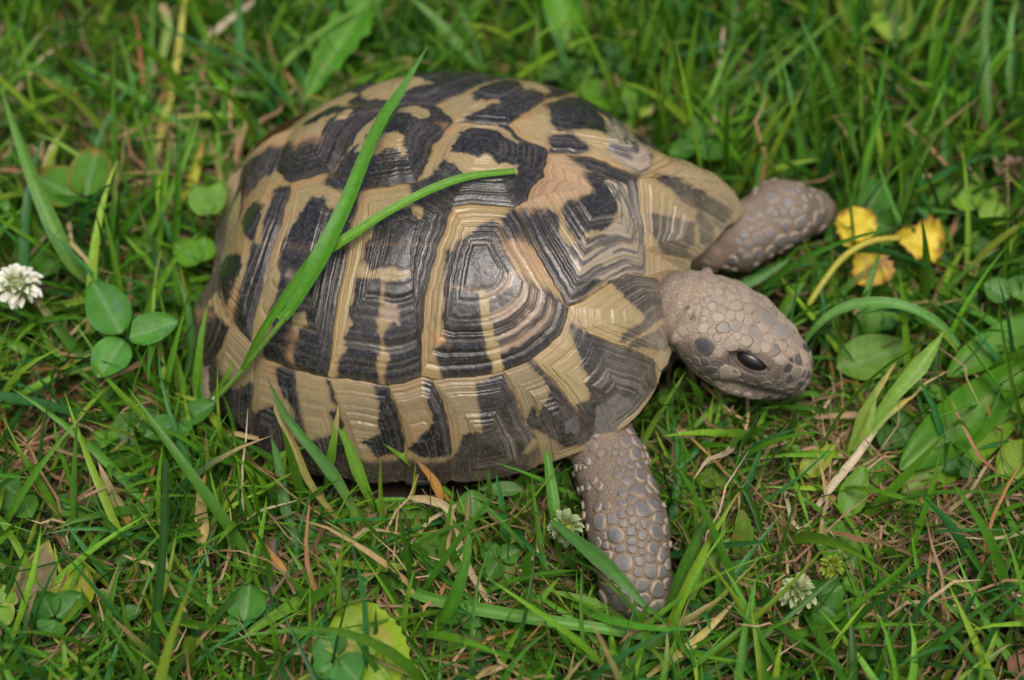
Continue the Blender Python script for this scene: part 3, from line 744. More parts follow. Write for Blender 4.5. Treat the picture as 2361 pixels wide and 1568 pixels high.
def surface_nets(h=.085):
    lo = np.array([1e9] * 3); hi = -lo
    for pr in PR:
        if pr[6] < 0: continue
        a, b = prim_box(pr, .3); lo = np.minimum(lo, a); hi = np.maximum(hi, b)
    lo[2] = max(lo[2], -.6)
    n = np.ceil((hi - lo) / h).astype(int) + 1
    F = np.full(n, 3.0, np.float32)
    for pr in PR:
        a, b = prim_box(pr, .9 if pr[6] > 0 else .3)
        i0 = np.clip(np.floor((a - lo) / h).astype(int), 0, n - 1); i1 = np.clip(np.ceil((b - lo) / h).astype(int) + 1, 1, n)
        g = np.stack(np.meshgrid(*[lo[k] + h * np.arange(i0[k], i1[k]) for k in range(3)], indexing='ij'), -1)
        sl = tuple(slice(i0[k], i1[k]) for k in range(3)); v = prim_d(pr, g)
        F[sl] = smin(F[sl], v, pr[5]) if pr[6] > 0 else smax(F[sl], -v, pr[5])
    S = F < 0
    c = [(0, 0, 0), (1, 0, 0), (0, 1, 0), (1, 1, 0), (0, 0, 1), (1, 0, 1), (0, 1, 1), (1, 1, 1)]
    m = n - 1
    def sub(Af, o): return Af[o[0]:o[0] + m[0], o[1]:o[1] + m[1], o[2]:o[2] + m[2]]
    cnt = sum(sub(S, o).astype(np.int8) for o in c); act = (cnt > 0) & (cnt < 8)
    ai = np.argwhere(act); idx = np.full(m, -1, np.int64); idx[act] = np.arange(len(ai))
    acc = np.zeros((len(ai), 3)); num = np.zeros(len(ai))
    for p in range(8):
        for q in range(p + 1, 8):
            d = np.array(c[q]) - np.array(c[p])
            if np.abs(d).sum() != 1: continue
            va = F[tuple((ai + c[p]).T)]; vb = F[tuple((ai + c[q]).T)]; x = (va < 0) != (vb < 0)
            t = np.where(x, va / np.where(x, va - vb, 1), 0)[:, None]
            acc += np.where(x[:, None], np.array(c[p]) + t * d, 0); num += x
    V = lo + h * (ai + acc / num[:, None])
    Q = []
    for ax in range(3):
        e = np.zeros(3, int); e[ax] = 1; b1, b2 = [k for k in range(3) if k != ax]
        A0 = S[tuple(slice(1 if k != ax else 0, n[k] - 1) for k in range(3))]
        A1 = S[tuple(slice(1 if k != ax else 1, (n[k] - 1) if k != ax else n[k]) for k in range(3))]
        cr = np.argwhere(A0 != A1); 
        off = np.ones(3, int); off[ax] = 0; pos = cr + off
        sgn = S[tuple(pos.T)]
        u1 = np.zeros(3, int); u1[b1] = 1; u2 = np.zeros(3, int); u2[b2] = 1
        q = np.stack([idx[tuple((pos - u1 - u2).T)], idx[tuple((pos - u2).T)], idx[tuple(pos.T)], idx[tuple((pos - u1).T)]], 1)
        flip = sgn if ax != 1 else ~sgn
        q[~flip] = q[~flip][:, ::-1]
        Q.append(q[(q >= 0).all(1)])
    return V, np.concatenate(Q)
BV, BF = surface_nets()
def grad(X, h=.03):
    g = np.stack([body_d(X + np.eye(3)[k] * h) - body_d(X - np.eye(3)[k] * h) for k in range(3)], -1)
    return g / (np.linalg.norm(g, axis=-1, keepdims=True) + 1e-9)
BN = grad(BV)
# loose skin: folds on neck and limbs, low relief elsewhere
hl = (BV - HO) @ HR_
neckw = sstep(.2, -.7, hl[:, 0]) * sstep(-3.2, -2.0, hl[:, 0]) * (np.hypot(hl[:, 1], hl[:, 2]) < 2.6)
headw = sstep(-.9, -.3, hl[:, 0]) * (np.hypot(hl[:, 1], hl[:, 2]) < 2.4) * (hl[:, 0] < 4)
rel = .035 * fbm(BV[:, 0] * 1.6, BV[:, 1] * 1.6, BV[:, 2] * 1.6, 91) + .018 * noise(BV[:, 0] * 5, BV[:, 1] * 5, BV[:, 2] * 5, 92)
rel = rel * (1 - .6 * headw) + neckw * .02 * np.sin(hl[:, 0] * 13 + 2 * noise(BV[:, 0], BV[:, 1], BV[:, 2], 93))
mline = np.minimum(np.minimum(*[np.linalg.norm(BV - (a + np.clip(((BV - a) @ (b - a)) / ((b - a) @ (b - a)), 0, 1)[:, None] * (b - a)), axis=1) for a, b in ((hp(.9, -1.46, -.70), hp(1.9, -1.12, -.80)), (hp(1.9, -1.12, -.80), hp(2.7, -.72, -.90)))]), 9)
snout = headw * sstep(1.9, 2.6, hl[:, 0]); rel = rel + snout * .02 * noise(BV[:, 0] * 7, BV[:, 1] * 7, BV[:, 2] * 7, 96)
BV = BV + BN * rel[:, None]
# colour of the skin
tan = np.array((.34, .265, .185)); grey = np.array((.15, .14, .14)); dark = np.array((.055, .05, .052)); pale = np.array((.30, .24, .17))
bcol = np.tile(tan, (len(BV), 1)) * (1 + .16 * fbm(BV[:, 0] * 1.5, BV[:, 1] * 1.5, BV[:, 2] * 1.5, 94))[:, None]
def lay(c, w): 
    global bcol
    bcol = bcol * (1 - w[:, None]) + np.array(c) * w[:, None]
legw = ((np.linalg.norm(BV[:, :2] - at(1450, 1230, 1.2)[:2], axis=1) < 3.2) | (np.linalg.norm(BV[:, :2] - at(1800, 500, 2)[:2], axis=1) < 2.6)).astype(float) * (1 - headw)
lay((.10, .075, .055), legw * .65)
sidew = headw * sstep(.50, .0, hl[:, 2]) * sstep(.35, .75, np.abs(hl[:, 1]))
pat = fbm(BV[:, 0] * 1.9, BV[:, 1] * 1.9, BV[:, 2] * 1.9, 95)
lay(grey * .5, np.clip(sidew * (.65 + 1.2 * pat), 0, .9))
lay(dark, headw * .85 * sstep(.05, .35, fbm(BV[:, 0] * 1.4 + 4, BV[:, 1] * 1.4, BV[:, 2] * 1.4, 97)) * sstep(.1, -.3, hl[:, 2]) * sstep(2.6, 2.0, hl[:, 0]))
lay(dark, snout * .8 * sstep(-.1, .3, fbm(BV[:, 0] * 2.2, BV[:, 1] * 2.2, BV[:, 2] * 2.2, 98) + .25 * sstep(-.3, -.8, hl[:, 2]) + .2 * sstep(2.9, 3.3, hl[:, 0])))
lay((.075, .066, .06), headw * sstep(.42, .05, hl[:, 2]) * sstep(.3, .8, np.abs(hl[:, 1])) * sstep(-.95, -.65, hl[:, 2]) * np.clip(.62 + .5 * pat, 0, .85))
eyd = np.hypot((hl[:, 0] - 1.5) / .92, (hl[:, 2] - .22) / .46)
lay((.06, .048, .042), headw * sstep(1.3, .85, eyd) * (np.abs(hl[:, 1]) > .7) * .8)
lay((.03, .025, .022), sstep(.16, .06, mline) * .85)
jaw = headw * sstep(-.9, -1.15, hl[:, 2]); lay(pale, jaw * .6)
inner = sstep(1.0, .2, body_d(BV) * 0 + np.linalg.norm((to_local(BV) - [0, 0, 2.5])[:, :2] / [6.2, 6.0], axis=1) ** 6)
lay(np.array((.09, .075, .06)), inner * .8)  # skin inside the shell opening painted darker, standing in for shade
dots = .85 - .6 * headw * sstep(-.2, .2, hl[:, 2])
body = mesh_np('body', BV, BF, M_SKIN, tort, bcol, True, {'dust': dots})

# ------------------------------------------------------------------ horny scales, each its own piece on the skin
BVH = BVHTree.FromPolygons([tuple(v) for v in BV], [tuple(int(i) for i in f) for f in BF])
def hit(px, py):
    d = ray(px, py); r = BVH.ray_cast(Vector(CAM), Vector(d), 200)
    return np.array(r[0]) if r[0] is not None else None
def snap(p):
    r = BVH.find_nearest(Vector(p)); return np.array(r[0]), np.array(r[1])
def scales(seeds, name, height, core, edge, cf=.62, gap=.025, nseg=14, emix=0.0):
    """seeds: list of (point, radius, colour or None)"""
    pts = []
    for s in seeds:
        q, n = snap(s[0]); pts.append((q, n, s[1], s[2] if len(s) > 2 else None))
    A = np.array([p[0] for p in pts]); Rr = np.array([p[2] for p in pts])
    for i, (q, n, r, c) in enumerate(pts):
        t1 = np.cross(n, [0.13, .21, 1.0]); t1 /= np.linalg.norm(t1); t2 = np.cross(n, t1)
        th = np.linspace(0, 2 * np.pi, nseg, endpoint=False) + .2
        rad = r * (1 + .06 * noise(np.cos(th) * 1.3 + i * 7, np.sin(th) * 1.3, 0, 5))
        for j in range(len(A)):
            if j == i: continue
            dv = A[j] - q; dd = np.linalg.norm(dv)
            if dd > (r + Rr[j]) * 1.3 or dd < 1e-4: continue
            e = dd * r / (r + Rr[j]) - gap * .5; a = math.atan2(dv @ t2, dv @ t1)
            cs = np.cos(th - a); lim = np.where(cs > .05, e / np.maximum(cs, .05), 9)
            rad = np.minimum(rad, lim)
        rad = np.maximum(rad, r * .35)
        rad = .13 * np.roll(rad, 1) + .74 * rad + .13 * np.roll(rad, -1)
        rings = [(1.0, -.012), (.97, height * .6), (.86, height * .92), (cf + .06, height), (cf - .06, height * 1.02), (.3, height * 1.08)]
        V = []; C = []
        cc = np.array(c if c is not None else core) * (1 + .2 * (random.random() - .5))
        for k, (s, hh) in enumerate(rings):
            for a, rr_ in zip(th, rad):
                wob = s * (1 + (.10 * noise(math.cos(a) * 2 + i, math.sin(a) * 2, 0, 8) if 2 < k < 5 else 0))
                x = q + (t1 * math.cos(a) + t2 * math.sin(a)) * rr_ * wob
                y, nn = snap(x); nn = nn * .5 + n * .5
                V.append(y + nn * hh); C.append(np.array(edge) * (1 - emix) + cc * emix if k < 4 else cc)
        y, nn = snap(q); V.append(y + n * height * 1.1); C.append(cc)
        F = grid_faces(len(rings), nseg, True)[:, ::-1]
        last = (len(rings) - 1) * nseg
        F = F.tolist()
        # close the top with quads over the centre
        top = [[last + k, last + (k + 1) % nseg, last + (k + 2) % nseg, len(V) - 1] for k in range(0, nseg, 2)]
        o = mesh_np(name, V, np.array(F + top), M_SCALE, body, np.array(C))
def fill(seeds, mask, n, rlo, rhi, seed, colf):
    r0 = np.random.default_rng(seed); idx = r0.permutation(np.flatnonzero(mask)); pts = [(np.array(s[0]), s[1] / 1.45) for s in seeds]; out = []
    for i in idx[:6000]:
        r = r0.uniform(rlo, rhi); q = BV[i]
        if all(np.linalg.norm(q - a) > (r + b) * .86 for a, b in pts):
            pts.append((q, r)); out.append((q, r * 1.35, colf(q, r0)))
            if len(out) >= n: break
    return out
SG = (.125, .122, .125); SE = (.31, .25, .185)
def sheet(x0, y0, sc, s):
    v = [float(t) for t in s.split()]; out = []
    for x, y, r in zip(v[::3], v[1::3], v[2::3]):
        q = hit((x0 + x * sc) / 1.48305, (y0 + y * sc) / 1.48305)
        if q is not None and np.linalg.norm(q - CAM) < 70: out.append((q, 1.55 * r * sc / 1.48305 / 78))
    return out
near_leg = sheet(1900, 1420, .4845, '525 110 28 485 195 38 570 190 35 425 220 22 380 240 15 475 265 24 560 270 48 645 240 35 420 268 16 450 325 18 500 322 20 685 355 50 535 355 22 590 350 24 430 380 15 472 385 18 520 412 24 590 425 42 515 465 38 445 430 20 685 490 56 575 530 48 480 555 28 530 595 32 477 625 22 605 670 55 690 640 45 745 595 30 405 735 36 467 705 32 523 683 30 540 742 30 478 765 32 315 755 42 620 770 32 575 790 20 720 735 40 425 845 58 530 820 32 345 855 22 612 855 36 700 820 55 770 800 30 540 890 30 600 915 26 355 920 28 305 895 26 680 940 50 540 950 30 605 970 24 360 990 40 480 1035 65 590 1030 36 655 1015 28 285 990 30 745 985 45 665 1100 50 580 1110 30 740 1110 38 360 1110 48 610 1195 50 715 1225 62 400 1220 35 520 1160 35 480 1310 70 620 1300 55 560 1390 50 700 1350 50 770 1190 30 785 1050 30 330 1290 40 270 1090 30 440 1140 34 460 940 30 650 870 20 300 650 24 360 640 20')
def limb_small(seeds, c, seed, n):
    m = (np.linalg.norm(BV - c, axis=1) < 2.6) & ((to_local(BV)[:, 2] > .25))
    return seeds + fill(seeds, m, n, .07, .12, seed, lambda q, r0: (.15, .135, .125))
near_leg = limb_small(near_leg, at(1420, 1120, 1.6), 8, 70)
scales(near_leg, 'leg_scale', .075, SG, SE, .80, .055)
far_leg = sheet(2350, 560, .4024, '720 285 45 855 335 38 690 390 30 745 430 30 810 410 30 925 415 40 965 495 48 1100 470 55 830 520 38 760 480 25 680 595 38 600 640 42 515 690 38 480 610 30 800 655 50 900 630 45 1010 580 40 700 735 42 850 715 40 590 760 38 460 760 30 380 820 35 500 800 30 1150 560 40 1060 640 35 940 720 35 1140 300 40 1010 290 35 1160 390 40 1020 380 30 910 240 30 640 840 30 760 800 35 430 660 22 545 560 20 640 520 20 1000 660 28 560 480 22 620 400 20 780 240 26')
far_leg = limb_small(far_leg, at(1740, 520, 2.2), 9, 60)
scales(far_leg, 'leg_scale', .04, (.135, .13, .133), SE, .80, .05)
DK = (.045, .042, .045); LG = (.21, .185, .16); MG = (.26, .212, .165)
hs = sheet(2200, 850, .3634, '1160 640 105 1290 770 125 1050 800 60 865 720 50 750 750 52 990 670 45 1245 955 50 1340 590 55 1060 475 42 880 830 30 700 640 42 570 600 38 555 745 42 690 840 30 630 780 26 800 1190 105 640 1150 45 590 930 85 460 650 26 730 570 38 640 540 34 500 500 28 880 540 48 1000 560 45 720 470 34 1390 700 55 830 620 40 600 480 28 560 520 22 420 740 24 480 720 26 800 400 34 900 440 34 620 400 26 700 330 26 1180 520 40 1260 520 34 950 780 34 420 560 20 400 640 18 690 980 40 1400 880 60')
colr = {0: LG, 1: LG, 2: LG, 3: LG, 4: LG, 6: (.14, .12, .11), 15: DK, 16: DK, 17: DK, 36: (.09, .08, .08), 40: (.12, .1, .09)}
n_h = len(hs)
def headc(q, r0):
    l = (q - HO) @ HR_
    if l[2] < .5 and abs(l[1]) > .4 and l[2] > -.8 and r0.random() < .92: return [DK, (.085, .072, .062), (.13, .108, .088)][int(r0.integers(3))]
    if l[0] > 2.45 and r0.random() < .65: return DK
    return [MG, (.285, .228, .17), (.265, .21, .16)][int(r0.integers(3))]
hs = [(q, r, colr.get(i, MG)) for i, (q, r) in enumerate(hs)]
hmask = (mline > .13) & (hl[:, 0] > -.88) & (hl[:, 0] < 3.4) & (np.hypot(hl[:, 1], hl[:, 2]) < 2.2) & (hl[:, 2] > -1.5) & ~((eyd < 1.15) & (np.abs(hl[:, 1]) > .6))
hs = hs + fill(hs, hmask & (hl[:, 2] > .35) & (hl[:, 0] > .2), 60, .15, .24, 4, headc)
hs = hs + fill(hs, hmask, 185, .09, .16, 5, headc)
scales(hs, 'head_scale', .011, MG, (.30, .235, .165), .80, .018, emix=.55)

# eyes: a dark ball, and two wrinkled lids that leave an almond slit
lay_e = (.04, .033, .028)
for s in (-1, 1):
    c0 = hp(1.46, s * 1.0, .24)
    A_, B_ = np.meshgrid(np.linspace(0, np.pi, 19), np.linspace(0, 2 * np.pi, 28, endpoint=False), indexing='ij')
    V = np.stack([np.cos(A_), np.sin(A_) * np.cos(B_), np.sin(A_) * np.sin(B_)], -1)
    mesh_np('eye', (c0 + (V * [.52, .29, .28]) @ HR_.T).reshape(-1, 3), grid_faces(19, 28, True), M_EYE, tort)
    for up in (1, -1):
        tt = np.linspace(.02, np.pi - .02, 24); qq = np.linspace(0, 1, 9); Ta, Qa = np.meshgrid(tt, qq, indexing='ij')
        edge_ = (1.05 if up > 0 else .55) * np.sin(Ta) ** .8             # angle of the lid edge above / below the slit
        el = edge_ + (1.75 - edge_) * Qa
        rr_ = 1 + .05 * np.exp(-(Qa / .12) ** 2) + .03 * np.sin(Qa * 16)
        W = np.stack([np.cos(Ta) * 1.0, s * np.sin(Ta) * np.cos(el) * rr_, up * np.sin(Ta) * np.sin(el) * rr_], -1) * [.64, .36, .35]
        f = grid_faces(24, 9)
        mesh_np('eyelid', (c0 + W @ HR_.T).reshape(-1, 3), f, M_SKIN, tort, np.tile(lay_e, (24 * 9, 1)) * (1 + .5 * Qa.reshape(-1, 1)), True, {'dust': np.zeros(24 * 9)})

# claws
def claw(base, d, ln, r):
    d = np.array(d, float); d /= np.linalg.norm(d); s = np.cross(d, [0, 0, 1.0]); s /= np.linalg.norm(s); u = np.cross(s, d); V = []
    for t in np.linspace(0, 1, 6):
        c = np.array(base) + d * ln * t - np.array([0, 0, .35]) * ln * t * t
        for a in np.linspace(0, 2 * np.pi, 8, endpoint=False): V.append(c + (s * math.cos(a) + u * math.sin(a)) * (r * (1 - t) ** .7 + .01))
    mesh_np('claw', V, grid_faces(6, 8, True), M_CLAW, tort)
for k, t in enumerate(np.linspace(-1, 1, 5)):
    b = at(1462, 1375, .45); a = math.radians(-62 + t * 50); d = [math.cos(a), math.sin(a), -.1]
    claw(b + np.array(d) * .8, d, .36, .15)
    b = at(1880, 488, .5); a = math.radians(-5 + t * 50); d = [math.cos(a), math.sin(a), -.1]
    claw(b + np.array(d) * .5, d, .3, .11)
    for sy in (-1, 1):
        b = lw(-6.6, sy * 6.3, .4); a = math.radians(-140 if sy < 0 else 170) + t * .7; d = [math.cos(a), math.sin(a), -.1]
        claw(b + np.array(d) * .7, d, .5, .15)

# plastron
def plastron():
    n = 90; ph = np.linspace(-np.pi, np.pi, n, endpoint=False)
    rx = np.where(np.cos(ph) > 0, 6.55, 7.0) * np.cos(ph); ry = 5.0 * np.sin(ph) * (1 - .25 * np.cos(ph) ** 4)
    V = []; C = []
    for s, zz in ((.02, .72), (.5, .70), (.85, .74), (.97, .84), (1.0, .98), (.97, 1.14), (.8, 1.2), (.02, 1.3)):
        x, y = rx * s, ry * s; up = 1.25 * sstep(3.6, 7.0, x)
        V.append(to_world(np.stack([x, y, zz + up + 0 * x], -1)))
        c = np.tile(np.array((.34, .29, .17)), (n, 1)); dk = sstep(-.1, .15, fbm(x * .6, y * .9, 0, 120) + .1)[:, None]
        C.append(c * (1 - dk) + np.array((.03, .028, .028)) * dk)
    mesh_np('plastron', np.concatenate(V), grid_faces(8, n, True), M_SHELL, tort, np.concatenate(C), True, {'dust': np.full(8 * n, .15)})
plastron()
settle(tort)

# ================================================================== THE LAWN
def lawn_ground():
    n = 260; xs = np.linspace(-1, 1, n)
    xs = np.sign(xs) * (np.abs(xs) * 60 + np.abs(xs) ** 9 * 6000)
    Xg, Yg = np.meshgrid(xs, xs + 2, indexing='ij')
    w = np.exp(-((Xg / 200) ** 2 + (Yg / 200) ** 2))
    Zg = (.35 * fbm(Xg * .35, Yg * .35, 0, 201) + .12 * fbm(Xg * 1.7, Yg * 1.7, 0, 202)) * w - .25
    o = mesh_np('ground', np.stack([Xg, Yg, Zg], -1).reshape(-1, 3), grid_faces(n, n), M_SOIL)
    tag(o, kind='structure')
lawn_ground()
_sq_seam = None
def shell_block(Pt, margin=.25):
    """True for points inside or right against the shell"""
    l = to_local(Pt); x = l[..., 0]; y = l[..., 1]; phi = np.arctan2(y, x); r = cyc(phi, RIM_R); rz = cyc(phi, RIM_Z)
    q = np.hypot(x, y) / (r * 1.06 + margin)
    # dome height over this point (rays from the local centre)
    f = np.maximum(1 - np.minimum(q, 1) ** SHM, 0) ** (1 / SHM)
    top = rz + (APEX - rz) * f + .5 + margin
    return (q < 1) & (l[..., 2] < top) & ((l[..., 2] > rz - 1.0) | (q < .8))
PLANT = None
def plant_bvh():
    global PLANT
    V = []; F = []; b = 0
    for o in SC.objects:
        if o.type != 'MESH' or o.name.split('.')[0] in ('ground', 'clover_cover'): continue
        r = o
        while r.parent: r = r.parent
        if r.name == 'tortoise': continue
        off = np.array(r.location) if r is not o else np.zeros(3)
        n = len(o.data.vertices); v = np.empty(n * 3, np.float32); o.data.vertices.foreach_get('co', v); v = (v.reshape(-1, 3) + off) / CM
        m = len(o.data.loops); li = np.empty(m, np.int32); o.data.loops.foreach_get('vertex_index', li)
        V.append(v); F.append(li.reshape(-1, 4) + b); b += n
    PLANT = BVHTree.FromPolygons([tuple(x) for x in np.concatenate(V).tolist()], [tuple(x) for x in np.concatenate(F).tolist()])
def hides_plant(Pc):
    out = np.zeros(len(Pc), bool)
    for i in range(len(Pc)):
        for p in Pc[i, ::2]:
            d = p - CAM; d /= np.linalg.norm(d)
            if PLANT.ray_cast(Vector(p - d * .05), Vector(d), 4.0)[0] is not None: out[i] = True; break
    return out
def inpoly(q, poly):
    return sdpoly(q[..., 0], q[..., 1], poly) < 0
KEEP = [[(560, 500), (640, 330), (800, 240), (1000, 190), (1250, 190), (1430, 270), (1600, 420), (1710, 500), (1690, 540), (1620, 610), (1800, 680), (1890, 800), (1880, 905), (1760, 910), (1650, 885), (1590, 850), (1550, 850), (1500, 920), (1420, 995), (1200, 1050), (1000, 985), (750, 935), (640, 900), (620, 860), (560, 720), (545, 600)],
        [(1340, 1060), (1470, 990), (1540, 1180), (1560, 1340), (1500, 1380), (1390, 1330), (1350, 1200)],
        [(1640, 560), (1760, 415), (1920, 430), (1920, 500), (1800, 590), (1640, 620)]]
_a1, _b1 = np.meshgrid(np.linspace(.01, 1.02, 26), np.linspace(-np.pi, np.pi, 61), indexing='ij')
_sh = shell_pt(_a1 * np.cos(_b1), _a1 * np.sin(_b1))
_shf = [tuple(int(i) for i in f) for f in grid_faces(_sh.shape[0], _sh.shape[1])]
_shv = [tuple(v) for v in _sh.reshape(-1, 3)]
TB = [BVH, BVHTree.FromPolygons(_shv, _shf)]
def keepclear(Pt):
    """points that would stand between the camera and the animal"""
    q = proj(Pt); m = np.zeros(q.shape[:-1], bool)
    for k in KEEP: m |= inpoly(q, k)
    for i in np.argwhere(m):
        p = Vector(Pt[tuple(i)]); d = Vector(CAM) - p; d.normalize()
        if any(b.ray_cast(p, d, 200)[0] is not None for b in TB): m[tuple(i)] = False
    return m
def blades(name, n, area_, Lr, Wr, lean, bend, cols, seed, K=6, fold=.25, z0=(-.35, -.1), clear=.0, dens=None, matl=None, tipdry=0.0, azb=None, wrin=0.0, kind='stuff', shape=1.0, hide=.72):
    r = np.random.default_rng(seed)
    x = r.uniform(area_[0], area_[1], n); y = r.uniform(area_[2], area_[3], n)
    if dens is not None:
        keep = r.random(n) < dens(x, y); x, y = x[keep], y[keep]; n = len(x)
    L_ = r.uniform(Lr[0], Lr[1], n) * (.75 + .5 * r.random(n)); W = r.uniform(Wr[0], Wr[1], n)
    az = r.uniform(0, 2 * np.pi, n) if azb is None else r.normal(azb[0], azb[1], n)
    th0 = np.abs(r.normal(lean[0], lean[1], n)); kb = r.normal(bend[0], bend[1], n); yaw = r.normal(0, .5, n)
    t = np.linspace(0, 1, K + 1)
    th = np.clip(th0[:, None] + kb[:, None] * t ** 1.4, -.2, 2.3)
    azt = az[:, None] + yaw[:, None] * t
    seg = L_[:, None] / K
    dx = np.sin(th) * np.cos(azt) * seg; dy = np.sin(th) * np.sin(azt) * seg; dz = np.cos(th) * seg
    if wrin: dx = dx + r.normal(0, wrin, dx.shape) * seg; dy = dy + r.normal(0, wrin, dx.shape) * seg; dz = dz + r.normal(0, wrin, dx.shape) * seg
    zz = r.uniform(z0[0], z0[1], n)
    Pc = np.stack([x[:, None] + np.cumsum(dx, 1) - dx, y[:, None] + np.cumsum(dy, 1) - dy, zz[:, None] + np.cumsum(dz, 1) - dz], -1)
    Pc[..., 2] = np.maximum(Pc[..., 2], -.15 + .5 * r.random(n)[:, None])
    bad = shell_block(Pc).any(1)
    near = ((Pc[:, 0] - [3, 0, 0]) ** 2)[:, :2].sum(1) < 260
    m = np.flatnonzero(near & ~bad)
    if len(m):
        bad[m] |= (body_d(Pc[m].reshape(-1, 3)).reshape(len(m), -1) < .12).any(1)
    kc = keepclear(Pc)
    bad |= (kc.sum(1) > 0) & (r.random(n) > clear)
    # the shell hides what stands behind it anyway: keep blades behind the dome
    m = np.flatnonzero(~bad)
    hp_ = hides_plant(Pc[m]); bad[m] |= hp_ & (r.random(len(m)) < hide)
    Pc = Pc[~bad]; n = len(Pc); W = W[~bad]; az = azt[~bad]; th = th[~bad]
    side = np.stack([-np.sin(az), np.cos(az), np.zeros_like(az)], -1)
    tw = r.normal(0, .7, (n, 1)) + r.normal(0, .5, (n, 1)) * t
    tang = np.stack([np.sin(th) * np.cos(az), np.sin(th) * np.sin(az), np.cos(th)], -1)
    nor = np.cross(tang, side)
    sd = side * np.cos(tw)[..., None] + nor * np.sin(tw)[..., None]; nr = np.cross(tang, sd)
    wp = (np.clip(.55 + 1.6 * t, 0, 1) * np.clip((1 - t) * 2.2, 0, 1) ** (.8 * shape))
    hw = W[:, None] * .5 * wp + .004
    Lf = Pc + sd * hw[..., None]; Rt = Pc - sd * hw[..., None]; Md = Pc - nr * (hw * fold * 2)[..., None]
    V = np.stack([Lf, Md, Rt], 2).reshape(-1, 3)
    base = np.arange(n)[:, None] * (3 * (K + 1)) + np.arange(K)[None] * 3
    F = np.concatenate([np.stack([base, base + 1, base + 4, base + 3], -1).reshape(-1, 4), np.stack([base + 1, base + 2, base + 5, base + 4], -1).reshape(-1, 4)])
    pal = np.array([c[:3] for c in cols]); pw = np.array([c[3] for c in cols]); ci = r.choice(len(cols), n, p=pw / pw.sum())
    c0 = pal[ci] * (1 + r.normal(0, .16, (n, 1))) * (1 + r.normal(0, .06, (n, 3)))
    c = np.repeat(c0[:, None], K + 1, 1)
    c = c * (1 + (.12 * (t - .3))[None, :, None])
    bs = sstep(.22, 0, t)[None, :, None] * .55; c = c * (1 - bs) + np.array((.17, .19, .07)) * bs
    if tipdry:
        dr = (r.random(n) < tipdry)[:, None] * sstep(1 - .35, .92, t[None] + r.uniform(-.25, .15, (n, 1)))
        c = c * (1 - dr[..., None]) + np.array((.34, .24, .11)) * dr[..., None]
    c = np.clip(np.repeat(c[:, :, None], 3, 2), .004, 1).reshape(-1, 3)
    o = mesh_np(name, V, F, matl or M_GRASS, None, c)
    o['label'] = ''; del o['label']
    return tag(o, kind=kind)


# ================================================================== SINGLE PLANTS ONE CAN POINT TO
_a2, _b2 = np.meshgrid(np.linspace(.01, 1.02, 34), np.linspace(-np.pi, np.pi, 73), indexing='ij')
_bm = shell_pt(_a2 * np.cos(_b2), _a2 * np.sin(_b2)); _g = grid_faces(_bm.shape[0], _bm.shape[1])
SHB = BVHTree.FromPolygons([tuple(v) for v in _bm.reshape(-1, 3)], [tuple(int(i) for i in f) for f in _g])
def over(px, py, gap):
    d = ray(px, py); r = SHB.ray_cast(Vector(CAM), Vector(d), 200)
    if r[0] is None: return at(px, py, 1.5 + gap)
    return np.array(r[0]) - d * gap
def pt(p):
    """(px, py, z) or (px, py, 's', gap above the shell)"""
    if len(p) == 4: return over(p[0], p[1], p[3]) if p[2] == 's' else CAM + ray(p[0], p[1]) * p[3]
    return at(*p)
def spline(Pc, n):
    Pc = np.asarray(Pc, float); m = len(Pc); Pe = np.concatenate([[2 * Pc[0] - Pc[1]], Pc, [2 * Pc[-1] - Pc[-2]]])
    t = np.linspace(0, m - 1, n); i = np.minimum(t.astype(int), m - 2); f = (t - i)[:, None]
    a, b, c, d = Pe[i], Pe[i + 1], Pe[i + 2], Pe[i + 3]
    return b + .5 * f * (c - a + f * (2 * a - 5 * b + 4 * c - d + f * (3 * (b - c) + d - a)))
K78 = 1 / 78.0
